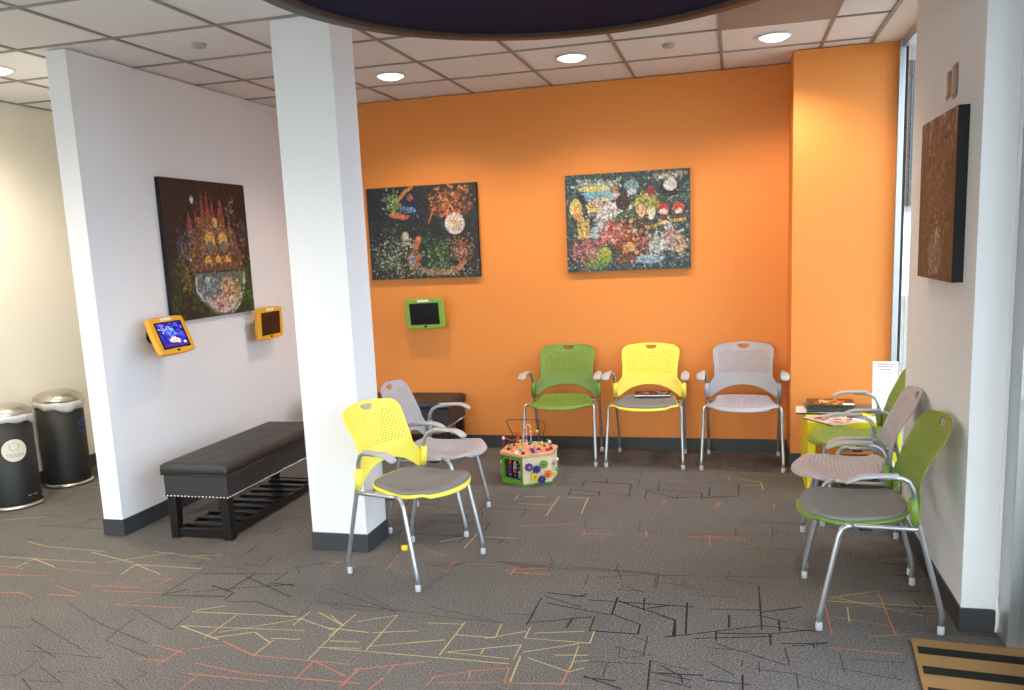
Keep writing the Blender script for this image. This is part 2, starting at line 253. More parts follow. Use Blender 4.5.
# ------------------------------------------------------------------ room shell
def make_floor():
    b = MB()
    b.box(-5.2, 1.2, REAR-.1, 6.6, -.12, 0)
    def strip(x0, y0, x1, y1, w, mi):
        d = Vector((x1-x0, y1-y0)); L = d.length
        if L < .02: return
        d /= L; n = Vector((-d.y, d.x))*w/2
        k = max(1, int(L/.12)); z = .0006+random.random()*.0006
        for i in range(k):     # yarn lines: broken into short stitches of slightly varying width
            if random.random() < (.4 if mi < 3 and y0 > 4.1 else .06): continue
            a, c = i/k, (i+1)/k
            ww = .75+.5*random.random()
            p = Vector((x0, y0))+d*L*a; q = Vector((x0, y0))+d*L*c
            m = n*ww
            b.quad((p.x-m.x, p.y-m.y, z), (q.x-m.x, q.y-m.y, z), (q.x+m.x, q.y+m.y, z), (p.x+m.x, p.y+m.y, z), mi)
    for dat, w, mi in ((CARPET_Y, .0056, 1), (CARPET_O, .006, 2), (CARPET_K, .007, 3), (CARPET_M, .005, 4)):
        for x0, y0, x1, y1 in dat:
            if -5 < x0 < 1 and -5 < x1 < 1: strip(x0, y0, x1, y1, w, mi)
    # the same tile pattern over the rest of the carpet: staggered cranked lines, tile by tile
    allp = [((d[0]+d[2])/2, (d[1]+d[3])/2) for D in (CARPET_Y, CARPET_O, CARPET_K, CARPET_M) for d in D]
    rnd = random.Random(3)
    T = .61
    for i in range(-9, 3):
        for j in range(-3, 11):
            cx, cy = i*T+.3, j*T+.3
            near = sum(1 for p in allp if abs(p[0]-cx) < T*.55 and abs(p[1]-cy) < T*.55)
            if near > 3: continue
            mi = rnd.choice([3, 4, 4, 4, 2, 1, 4, 3])
            w = {1: .006, 2: .007, 3: .006, 4: .005}[mi]
            ys = cy-T/2
            while ys < cy+T/2-.05:
                x = cx-T/2+rnd.random()*.1; y = ys
                while x < cx+T/2-.1:
                    l = .12+rnd.random()*.28; x2 = min(cx+T/2, x+l); y2 = y+(rnd.random()-.5)*.06
                    strip(x, y, x2, y2, w, mi)
                    if rnd.random() < .75: strip(x2, y2, x2+(rnd.random()-.5)*.05, y2+(.06+.1*rnd.random())*rnd.choice((-1, 1)), w, mi)
                    x = x2+.02+rnd.random()*.06; y = y2+(rnd.random()-.5)*.05
                ys += .13+.1*rnd.random()
    struct(b.build('floor', [M['carpet'], M['lineY'], M['lineO'], M['lineK'], M['lineM']]))
make_floor()

def make_ceiling():
    b = MB()
    b.box(-5.2, 1.3, REAR-.1, 6.6, H+.007, H+.1, 0)
    w = .0095
    i0, i1 = int(math.floor((-5.2-GX)/GP)), int(math.ceil((.835-GX)/GP))
    for i in range(i0, i1+1):
        x = GX+i*GP
        if x < .8: b.box(x-w, x+w, REAR-.1, 6.4, H-.001, H+.0075, 1)
    b.box(.82, .845, REAR-.1, 6.4, H-.001, H+.0075, 1)
    b.box(.845, 1.3, REAR-.1, 6.6, H-.001, H+.0075, 2)        # plain board border along the windows
    for j in range(-2, 14):
        y = GY-j*GP
        b.box(-5.2, .845, y-w, y+w, H-.0005, H+.0075, 1)
    struct(b.build('ceiling', [M['tile'], M['tbar'], M['gyp']]))
make_ceiling()

def wall(name, m, *boxes):
    b = MB()
    for q in boxes: b.box(*q)
    return struct(b.build(name, m))
wall('wall_back', M['orange'], (LEFT-.13, .99, BACK, BACK+.12, 0, H))
wall('wall_back_projection', M['orange'], (BUMP_X, .993, BUMP_Y, BACK, 0, H))
wall('wall_left', M['white'], (LEFT-LEFT_T, LEFT, LEFT_Y0, BACK, 0, H))
wall('wall_hall', M['cream'], (HALL_X-.12, HALL_X, REAR, 6.5, 0, H))
wall('wall_hall_end', M['cream'], (HALL_X, LEFT-LEFT_T, 6.32, 6.44, 0, H))
wall('wall_right', M['white'], (PIER_X, .994, PIER_Y0, PIER_Y1, 0, H))
wall('wall_right_pilaster', M['white'], (.994, 1.12, PIER_Y0+.02, PIER_Y1, 0, H))
wall('column', M['white'], (CX0, CX1, CY0, CY1, 0, H))

def base(name, *boxes):
    b = MB()
    for q in boxes: b.box(*q)
    return struct(b.build(name, M['base'], bevel=.002))
hb, tb = .1, .007
base('baseboard_back', (LEFT, BUMP_X-tb, BACK-tb, BACK, 0, hb))
base('baseboard_projection', (BUMP_X-tb, BUMP_X, BUMP_Y-tb, BACK, 0, hb), (BUMP_X, .99, BUMP_Y-tb, BUMP_Y, 0, hb))
base('baseboard_left', (LEFT, LEFT+tb, LEFT_Y0-tb, BACK-tb, 0, hb), (LEFT-LEFT_T-tb, LEFT, LEFT_Y0-tb, LEFT_Y0, 0, hb), (LEFT-LEFT_T-tb, LEFT-LEFT_T, LEFT_Y0, 6.32, 0, hb))
base('baseboard_hall', (HALL_X, HALL_X+tb, REAR, 6.32, 0, hb))
base('baseboard_column', (CX0-tb, CX1+tb, CY0-tb, CY0, 0, hb), (CX0-tb, CX1+tb, CY1, CY1+tb, 0, hb), (CX0-tb, CX0, CY0, CY1, 0, hb), (CX1, CX1+tb, CY0, CY1, 0, hb))
base('baseboard_right', (PIER_X-tb, PIER_X, PIER_Y0-tb, PIER_Y1+tb, 0, hb), (PIER_X, .994, PIER_Y0-tb, PIER_Y0, 0, hb), (PIER_X, .994, PIER_Y1, PIER_Y1+tb, 0, hb))
# plaster bead at the pilaster's outer edge, chipped near the floor
b = MB(); b.box(.986, .998, PIER_Y0-.012, PIER_Y0+.004, .1, H)
b.tube([(.992, PIER_Y0-.01, .16), (.995, PIER_Y0-.016, .1), (.996, PIER_Y0-.016, .05), (.994, PIER_Y0-.014, .012)], .006, 6)
struct(b.build('trim_1', M['white']))

# ---- window beside the orange projection (seen almost edge on)
f = MB(); f.box(.993, 1.028, 5.86, BUMP_Y+.06, 0, H); f.box(1.03, 1.07, 4.70, 4.74, 0, H)
f.box(1.01, 1.09, 4.72, 5.86, 0, .12); f.box(1.01, 1.09, 4.72, 5.86, H-.05, H)
w1 = struct(f.build('window_1', M['alum'], bevel=.002))
g = MB(); g.box(1.028, 1.046, 5.87, BUMP_Y+.03, 0, H); g.build('gasket', M['gasket'], w1)
g = MB(); g.box(1.049, 1.055, 4.72, 7.4, .1, H-.04); g.build('pane', M['glass'], w1)

# ---- entrance door and glazing on the right, towards the camera
f = MB()
f.box(.999, 1.062, 3.335, PIER_Y0+.03, 0, H)
f.box(1.0, 1.06, 1.9, 3.335, H-.12, H); f.box(1.0, 1.06, 1.86, 1.92, 0, H)
f.box(.998, 1.04, 3.322, 3.336, 0, H)
d1 = struct(f.build('door_1', M['alum'], bevel=.003))
d = MB(); d.box(1.068, 1.108, 3.225, 3.325, .02, 2.6); d.box(1.068, 1.108, 1.93, 2.03, .02, 2.6)
d.box(1.068, 1.108, 2.03, 3.225, .02, .22); d.box(1.068, 1.108, 2.03, 3.225, 2.5, 2.6)
d.build('door_stile', M['gasket'], d1, bevel=.002)
d = MB(); d.box(1.085, 1.091, 2.03, 3.225, .2, 2.52); d.build('pane', M['glass'], d1)
d = MB(); d.tube([(1.068, 3.29, .945), (1.035, 3.29, .945), (1.024, 3.27, .945), (1.024, 2.1, .945), (1.035, 2.08, .945), (1.068, 2.08, .945)], .014, 10)
d.build('push_bar', M['alum'], d1)
f = MB()
for y in (1.86, .2, -1.0, REAR): f.box(1.02, 1.09, y-.03, y+.03, 0, H)
f.box(1.02, 1.09, REAR, 1.86, 0, .12); f.box(1.02, 1.09, REAR, 1.86, H-.12, H)
w2 = struct(f.build('window_2', M['alum']))
g = MB(); g.box(1.05, 1.056, REAR, 1.86, .1, H-.1); g.build('pane', M['glass'], w2)
# ---- glazed front behind the camera
f = MB()
for x in (HALL_X, -3.4, -1.9, -.4, 1.03): f.box(x-.035, x+.035, REAR-.05, REAR+.03, 0, H)
f.box(HALL_X, 1.06, REAR-.05, REAR+.03, 0, .15); f.box(HALL_X, 1.06, REAR-.05, REAR+.03, 2.34, 2.42)
wall('wall_front', M['white'], (HALL_X, 1.06, REAR-.1, REAR+.05, 2.40, H))
w3 = struct(f.build('window_3', M['alum']))
g = MB(); g.box(HALL_X, 1.03, REAR-.012, REAR-.006, .1, 2.4); g.build('pane', M['glass'], w3)

# ---- outside
b = MB(); b.box(-40, 60, -45, 60, -.3, -.13); struct(b.build('ground_outside', M['outg']))
b = MB(); b.box(1.5, 30, 24, 30, 2.2, 9); b.box(1.5, 30, 24.2, 30, -.13, 2.2, 1)
bo = b.build('wall_outside', [M['outb'], M['outl']]); struct(bo)

# ------------------------------------------------------------------ ceiling things
def downlight(label, x, y, warm=False):
    t = thing('recessed_downlight', label, 'ceiling light', (x, y, H), 0, 'recessed ceiling downlights')
    b = MB(); b.lathe([(.083, .004), (.085, -.003), (.098, -.005), (.101, .0), (.101, .004)], 28); b.build('trim_ring', M['tile'], t)
    b = MB(); b.lathe([(1e-7, -.026), (.03, -.024), (.055, -.018), (.075, -.008), (.084, .001)], 28)  # wide dome shape stands in for the bloom around the lamp
    b.build('lens', M['lampw'] if warm else M['lamp'], t)
    la = bpy.data.lights.new('downlight_lamp', 'SPOT'); la.energy = LAMP_W*(1.7 if warm else 1); la.color = (1, .89, .72) if warm else (1, .84, .66)
    la.spot_size = 2.8 if warm else 2.5; la.spot_blend = .65
    la.shadow_soft_size = .05
    lo = bpy.data.objects.new('lamp', la); COL.objects.link(lo); lo.parent = t; lo.location = (0, 0, -.05 if warm else -.04)
    return t
M['lamp'] = emit('downlight_lens', (1, .93, .8, 1), 9); M['lampw'] = emit('hall_downlight_lens', (1, .9, .7, 1), 9)
downlight('round downlight left of the other two over the orange wall, nearest the column', -2.21, 5.453)
downlight('round downlight in the middle above the wide framed picture on the orange wall', -.985, 5.453)
downlight('round downlight beside the orange projection at the right end of the ceiling', .235, 5.453)
downlight('round downlight in the hallway ceiling left of the white partition', -4.2, 4.233, True)
downlight('unseen added round downlight in the lobby ceiling in front of the column', -2.21, 2.4)  # out of view, added to brighten the lower column
downlight('unseen added round downlight in the ceiling by the hallway entrance, nearer than the visible one', -4.05, 2.4, True)  # unseen lamp added for more warm light on the front-left floor
downlight('unseen added round downlight in the lobby ceiling right above the entrance', -3.43, .57, True)  # also out of view, put in to lift the front-left floor
def sprinkler(label, x, y):
    b = MB(); b.lathe([(1e-7, -.012), (.03, -.012), (.036, -.008), (.038, .002), (.038, .006)], 24)
    o = b.build('fire_sprinkler', M['armpad']); o.location = (x, y, H); tag(o, label, 'sprinkler', 'concealed ceiling sprinklers')
sprinkler('flush round sprinkler cover in the ceiling left of the column', -2.82, 4.228)
sprinkler('flush round sprinkler cover between the two downlights above the orange wall', -.38, 5.40)
t = thing('ceiling_panel', 'plain grey flush ceiling panel next to the navy round canopy', 'ceiling panel', (.23, 4.843, H))
b = MB(); b.box(-.293, .293, -.293, .293, -.002, .006); b.build('face', M['greyp'] if 'greyp' in M else M.setdefault('greyp', mat('grey_panel', srgb(150,142,136), .6)), t, bevel=.001)
b = MB()
for s in (-1, 1): b.box(-.3, .3, s*.297-.004, s*.297+.004, -.003, .006); b.box(s*.297-.004, s*.297+.004, -.293, .293, -.003, .006)
b.build('frame', M['tbar'], t)

t = thing('ceiling_canopy', 'large round navy canopy with a brown rim under the ceiling', 'ceiling canopy', (-.53, 2.552, 2.4))
b = MB(); b.lathe([(.845, .012), (.845, 0), (.93, 0), (.93, H-2.4-.002), (.915, H-2.4-.002)], 96); b.build('rim', M['brown'], t)
b = MB(); b.lathe([(1e-7, .011), (.8455, .011), (.8455, .007)], 96); b.build('panel', M['navy'], t)

# ------------------------------------------------------------------ pictures
class Paint:
    def __init__(s, w, h, bg, seed):
        s.w, s.h = w, h; s.a = np.zeros((h, w, 3)); s.a[:] = [c/255 for c in bg]; s.r = np.random.RandomState(seed)
        s.V, s.U = np.mgrid[0:h, 0:w]; s.U = s.U/(w-1); s.V = s.V/(h-1); s.asp = w/h
    def mask(s, m, c, al=1):
        s.a[m] = s.a[m]*(1-al)+np.array(c)/255*al
    def ell(s, u, v, ru, rv, c, al=1, rot=0):
        R = max(ru, rv/s.asp)*1.02; W_, H_ = s.w-1, s.h-1
        i0, i1 = max(0, int((u-R)*W_)), min(s.w, int((u+R)*W_)+2); j0, j1 = max(0, int((v-R*s.asp)*H_)), min(s.h, int((v+R*s.asp)*H_)+2)
        if i0 >= i1 or j0 >= j1: return
        du, dv = s.U[j0:j1, i0:i1]-u, (s.V[j0:j1, i0:i1]-v)/s.asp
        rv = rv/s.asp; ca, sa = math.cos(rot), math.sin(rot)
        m = ((du*ca+dv*sa)/ru)**2+((-du*sa+dv*ca)/rv)**2 < 1
        q = s.a[j0:j1, i0:i1]; k = np.array(c)/255
        if ru > .022: k = k*(1+.16*s.r.randn(int(m.sum()), 1))
        q[m] = q[m]*(1-al)+k*al
    def fine(s):
        n = s.r.randn(s.h, s.w, 1)*.22; n = (n+np.roll(n, 1, 0)+np.roll(n, 1, 1))/1.6
        s.a = np.clip(s.a*(1+n), 0, 1); s.a = (s.a*2+np.roll(s.a, 1, 1)+np.roll(s.a, 1, 0))/4*.87
        return s
    def rect(s, u0, u1, v0, v1, c, al=1): s.mask((s.U > u0) & (s.U < u1) & (s.V > v0) & (s.V < v1), c, al)
    def tri(s, u, v0, v1, hw, c): s.mask((s.V > v0) & (s.V < v1) & (abs(s.U-u) < hw*(s.V-v0)/(v1-v0)), c)
    def scat(s, n, u0, u1, v0, v1, cols, r0=.004, r1=.012, shape=None):
        if s.w > 100: n = int(n*2.3); r0 *= .55; r1 *= .62
        for _ in range(n):
            if s.w > 100 and (u1-u0)*(v1-v0) < .3: u, v = s.r.normal((u0+u1)/2, (u1-u0)/3.4), s.r.normal((v0+v1)/2, (v1-v0)/3.4)
            else: u, v = s.r.uniform(u0, u1), s.r.uniform(v0, v1)
            if shape and not shape(u, v): continue
            r = s.r.uniform(r0, r1); c = np.array(cols[s.r.randint(len(cols))])*s.r.uniform(.7, 1.15)
            s.ell(u, v, r, r*s.r.uniform(.6, 1.8)*s.asp, np.clip(c, 0, 255), s.r.uniform(.6, 1), s.r.uniform(0, 3))
    def line(s, pts, r, c):
        for (u0, v0), (u1, v1) in zip(pts, pts[1:]):
            n = 26
            for k in range(n+1):
                s.ell(u0+(u1-u0)*k/n, v0+(v1-v0)*k/n, r, r*s.asp*.8, c)
def inr(u0, v0, ru, rv): return lambda u, v: ((u-u0)/ru)**2+((v-v0)/rv)**2 < 1

def pic_night():
    p = Paint(220, 174, (30, 34, 36), 1)
    p.scat(260, 0, 1, 0, 1, [(22,30,30),(40,52,44),(28,36,52),(36,48,40)], .01, .04)
    p.rect(.14, .46, .03, .33, (20,22,58)); p.scat(60, .14, .46, .03, .33, [(24,26,70),(16,18,40)], .01, .03)
    p.scat(90, .18, .31, .07, .27, [(110,140,60),(150,170,80),(70,110,50),(190,200,160)], .006, .02)
    p.line([(.31,.12),(.36,.05),(.42,.01)], .018, (196,120,60)); p.ell(.40,.12,.03,.04,(150,80,60))
    p.ell(.28,.31,.09,.03,(206,110,62),1,.15); p.ell(.35,.33,.05,.02,(190,96,54),1,-.3)
    p.scat(14, .33, .45, .22, .3, [(150,180,220),(90,120,190)], .008, .02)
    p.scat(230, .54, .98, .02, .42, [(204,112,52),(232,150,80),(160,70,40),(90,56,60)], .006, .022, inr(.78,.18,.22,.2))
    p.line([(.62,.22),(.56,.4)], .008, (190,100,50))
    p.ell(.795,.42,.09,.115,(224,196,196)); p.ell(.80,.42,.05,.07,(236,206,160)); p.ell(.79,.40,.02,.03,(214,170,110)); p.ell(.83,.45,.03,.05,(196,160,176),.6)
    p.line([(.46,.56),(.43,.66),(.40,.76),(.44,.88),(.55,.93),(.70,.94),(.82,.89),(.86,.82)], .026, (196,108,66))
    p.ell(.41,.8,.07,.1,(180,96,60)); p.ell(.39,.79,.03,.06,(140,150,190))
    p.scat(170, .5, .78, .6, .9, [(50,84,44),(84,120,60),(36,60,36),(120,140,90)], .006, .02)
    p.scat(120, .76, .94, .58, .8, [(190,110,90),(214,150,120),(150,70,60),(120,120,60)], .006, .016)
    p.scat(340, 0, .4, .5, 1, [(190,190,170),(120,130,90),(220,214,200),(70,90,60),(160,150,110),(46,56,40)], .004, .014)
    p.scat(180, .3, 1, .86, 1, [(200,204,200),(110,130,80),(200,140,70),(90,110,120)], .004, .013)
    p.scat(200, 0, 1, .3, 1, [(150,170,160),(110,130,120)], .0025, .005)
    p.ell(.34,.53,.03,.05,(206,180,150)); p.scat(30,.29,.4,.55,.66,[(220,214,196),(190,170,140)],.006,.014)
    return p
def pic_busy():
    p = Paint(224, 175, (50, 70, 74), 2)
    p.scat(900, 0, 1, 0, 1, [(36,56,62),(66,92,96),(90,120,116),(30,40,48),(130,150,140)], .005, .016)
    p.scat(90, .1, .4, .06, .16, [(220,220,206),(190,200,190),(150,170,160)], .008, .02)
    p.ell(.26,.22,.15,.06,(110,170,200)); p.ell(.24,.15,.13,.03,(206,190,110)); p.ell(.32,.26,.08,.02,(206,196,140)); p.ell(.13,.25,.03,.05,(30,30,30))
    p.scat(40, .7, .95, .02, .1, [(206,206,190),(190,120,90),(170,190,180)], .01, .02)
    p.ell(.54,.14,.06,.06,(120,150,150)); p.ell(.54,.20,.035,.03,(190,206,206)); p.ell(.41,.17,.025,.06,(170,120,90))
    p.ell(.84,.18,.075,.09,(36,30,46)); p.ell(.845,.15,.055,.06,(226,222,206))
    p.ell(.08,.34,.05,.1,(226,196,110)); p.ell(.10,.40,.04,.06,(220,150,90))
    p.ell(.24,.33,.07,.06,(214,150,70)); p.scat(30,.17,.3,.28,.4,[(232,190,110),(190,90,60),(240,220,180)],.008,.02)
    p.scat(150, .27, .48, .28, .55, [(232,226,220),(206,206,206),(236,200,196),(180,180,190)], .01, .028)
    p.ell(.47,.30,.06,.08,(60,40,40)); p.ell(.38,.53,.035,.045,(170,60,40)); p.ell(.24,.6,.05,.07,(150,180,206),1,.5)
    p.ell(.66,.33,.10,.11,(150,150,70)); p.scat(70,.56,.76,.22,.42,[(190,180,90),(90,100,50),(206,196,120)],.006,.012); p.ell(.61,.40,.04,.07,(232,170,130)); p.ell(.69,.2,.03,.05,(160,40,60))
    p.ell(.5,.48,.10,.09,(60,96,60)); p.ell(.52,.5,.06,.055,(40,60,46)); p.scat(40,.42,.6,.4,.58,[(90,130,80),(50,80,60)],.006,.014)
    for u in (.79, .91): p.ell(u,.38,.045,.05,(196,50,44)); p.ell(u,.42,.03,.035,(236,206,180)); p.ell(u,.47,.04,.03,(96,48,36))
    p.line([(.68,.57),(.8,.52),(.95,.50)], .016, (190,170,70)); p.ell(.69,.43,.035,.06,(232,220,196))
    p.rect(.09,.19,.45,.66,(206,176,90)); p.scat(50,.09,.2,.43,.68,[(232,206,130),(160,120,60)],.006,.014)
    p.scat(240, .4, .68, .5, .86, [(150,70,40),(206,120,70),(110,40,34),(232,190,150),(60,36,34),(190,90,60)], .008, .024)
    p.ell(.51,.76,.05,.05,(206,150,90)); p.ell(.5,.86,.05,.04,(110,56,36))
    p.scat(150, .06, .27, .68, .9, [(206,110,120),(226,160,160),(160,60,80),(190,90,100),(96,110,70)], .008, .02)
    p.scat(80, .26, .42, .56, .7, [(206,120,120),(190,70,70),(236,200,190)], .008, .018)
    p.ell(.31,.84,.06,.09,(140,160,60)); p.ell(.24,.93,.10,.04,(96,130,60)); p.ell(.33,.8,.025,.035,(190,170,60))
    p.ell(.67,.89,.11,.045,(150,180,206)); p.scat(30,.56,.78,.85,.94,[(190,206,220),(110,150,190)],.008,.016)
    p.scat(80, .68, .8, .68, .82, [(190,200,206),(150,170,170),(220,220,214)], .01, .022)
    p.scat(90, .78, .9, .54, .75, [(232,228,220),(190,180,190),(170,90,80)], .008, .02)
    p.scat(60, .86, .97, .66, .86, [(190,130,90),(206,170,120),(230,220,200)], .008, .018)
    p.scat(500, 0, 1, .2, 1, [(240,236,226),(220,200,170),(40,40,44),(190,70,50),(236,214,120),(70,110,80)], .003, .009)
    return p
def pic_spires(sp, dark):
    p = Paint(190, 184, (30, 24, 24) if not dark else (70, 58, 48), sp)
    if dark:
        p.scat(200, 0, 1, 0, .45, [(150,120,116),(120,96,90),(170,140,140),(90,70,56)], .02, .06, inr(.5,.1,.5,.3))
        p.scat(700, 0, 1, .15, 1, [(92,78,58),(78,64,50),(108,92,66),(62,52,42),(100,76,58)], .01, .03)
        for u, v0, hw in ((.45,.22,.05),(.6,.28,.05),(.3,.34,.05),(.72,.4,.05),(.5,.1,.03)): p.tri(u, v0, v0+.2, hw, (118,84,64)); p.rect(u-hw*.8, u+hw*.8, v0+.2, .62, (104,80,60))
        p.scat(260, .1, .9, .35, .75, [(128,104,74),(112,80,60),(84,68,52),(136,120,98)], .008, .02)
        p.ell(.5,.84,.2,.13,(120,110,112)); p.scat(60,.34,.66,.74,.95,[(170,166,176),(130,124,130),(96,84,70)],.01,.025)
        p.scat(20,.5,.62,.62,.74,[(226,220,206)],.008,.014)
        return p
    p.scat(160, 0, 1, .5, 1, [(34,50,30),(50,74,40),(28,36,28),(60,90,46)], .02, .05)
    p.scat(60, 0, 1, 0, .4, [(40,30,34),(50,36,34)], .02, .05); p.ell(.92,.38,.06,.1,(40,60,66)); 
    p.ell(.33,.14,.02,.03,(220,220,206)); p.scat(14,.72,.9,.12,.3,[(190,190,190),(170,130,110)],.006,.014)
    for u, v0, v1, hw in ((.28,.22,.34,.03),(.44,.06,.24,.025),(.50,.05,.26,.03),(.56,.08,.26,.025),(.66,.11,.26,.045),(.76,.24,.4,.022),(.82,.32,.46,.03),(.36,.2,.3,.025)):
        p.tri(u, v0, v1, hw, (150,70,66)); p.rect(u-hw*.8, u+hw*.8, v1, v1+.12, (120,84,70))
    p.rect(.36,.70,.26,.34,(140,90,52)); p.rect(.30,.80,.34,.66,(104,84,74)); p.rect(.24,.88,.5,.66,(110,72,52))
    p.scat(330, .25, .88, .28, .67, [(170,110,60),(206,150,80),(120,120,126),(90,60,50),(150,150,160),(60,44,40),(190,90,60)], .006, .018)
    p.ell(.58,.30,.028,.04,(230,196,130))
    for u, v, r in ((.50,.43,.06),(.66,.43,.055)): p.ell(u,v,r,r*1.05,(226,170,96)); p.ell(u,v+.05,r*.8,.04,(120,110,110))
    for u in (.46,.58,.70): p.ell(u,.595,.042,.05,(226,160,84)); p.rect(u-.03,u+.03,.60,.66,(100,76,64))
    p.scat(60, .08, .3, .3, .62, [(110,120,130),(150,160,176),(80,90,90)], .008, .02, inr(.2,.48,.09,.16))
    p.scat(40, .14, .26, .62, .8, [(150,120,60),(90,80,50)], .008, .018)
    # bright bowl below
    p.mask((((p.U-.6)/.32)**2+((p.V-.66)/.34)**2 < 1) & (p.V > .67), (96,112,104))
    p.mask((((p.U-.6)/.29)**2+((p.V-.66)/.32)**2 < 1) & (p.V > .84), (206,180,170))
    p.scat(100, .28, .56, .68, .9, [(140,156,160),(180,190,196),(100,116,120)], .01, .024, inr(.42,.78,.14,.12))
    p.scat(170, .56, .84, .7, .92, [(222,180,110),(236,206,150),(200,120,80),(230,220,200),(150,90,60)], .008, .02, inr(.7,.81,.14,.1))
    p.line([(.9,.68),(.88,.8),(.8,.93),(.7,.985)], .01, (190,196,186)); p.line([(.29,.7),(.29,.8),(.36,.87)], .012, (170,180,180))
    p.scat(16, .5, .6, .86, .97, [(170,60,60),(110,50,50)], .006, .014)
    p.scat(70, .8, 1, .7, 1, [(60,110,50),(90,140,60)], .006, .016)
    return p

def picture(name, label, p, w, h, d, loc, rz, group='canvas pictures'):
    """stretched canvas: closed box whose front face carries the picture; local x right, z up, front towards -y"""
    t = thing(name, label, 'picture', loc, rz, group)
    nx, nz = p.w, p.h
    vs = [(-w/2+w*i/(nx-1), -d, h/2-h*j/(nz-1)) for j in range(nz) for i in range(nx)]
    fs = [(j*nx+i, (j+1)*nx+i, (j+1)*nx+i+1, j*nx+i+1) for j in range(nz-1) for i in range(nx-1)]
    b = MB(); b.add(vs, fs, 0, True)
    o = b.build('painted_face', M['paint'], t)
    at = o.data.attributes.new('paint', 'FLOAT_COLOR', 'POINT')
    c = np.ones((nz*nx, 4), dtype=np.float32); a = np.clip(p.a.reshape(-1, 3), 0, 1)
    c[:, :3] = np.where(a <= .04045, a/12.92, ((a+.055)/1.055)**2.4)
    at.data.foreach_set('color', c.ravel())
    b = MB(); b.box(-w/2, w/2, -d+.0008, 0, -h/2, h/2); b.build('stretcher_frame', M['canvas_side'], t)
    return t
picture('canvas_picture', 'dark night-garden canvas with a pale moon, hung above the green tablet', pic_night().fine(), .91, .718, .038, (-2.362, BACK, 1.731), 0)
picture('canvas_picture', 'crowded multicoloured canvas on the orange wall above the three chairs', pic_busy().fine(), .91, .712, .038, (-.758, BACK, 1.735), 0)
picture('canvas_picture', 'dark canvas of orange spires over a white bowl on the white partition', pic_spires(5, False).fine(), .946, .91, .03, (LEFT, 5.08, 1.66), PI/2)
picture('canvas_picture', 'brown thick-edged canvas seen sideways on the right wall above the chairs', pic_spires(6, True).fine(), .635, .674, .042, (PIER_X, 3.954, 1.708), -PI/2)
# clear plastic holder on the wall above it
b = MB(); b.box(-.09, -.02, -.006, 0, -.05, .06); b.box(.0, .09, -.006, 0, -.06, .07)
b.tube([(-.095, -.004, -.058), (-.03, -.012, -.058), (-.02, -.02, -.045)], .004, 6); b.tube([(0, -.004, -.066), (.08, -.012, -.066), (.09, -.02, -.05)], .004, 6)
b.tube([(.088, -.006, -.05), (.092, -.008, .07)], .003, 6)
o = b.build('sign_holder', M['acrylic']); o.location = (PIER_X, 3.93, 2.165); o.rotation_euler = (0, 0, -PI/2)
tag(o, 'small clear plastic holder on the right wall just above the brown canvas', 'sign holder')

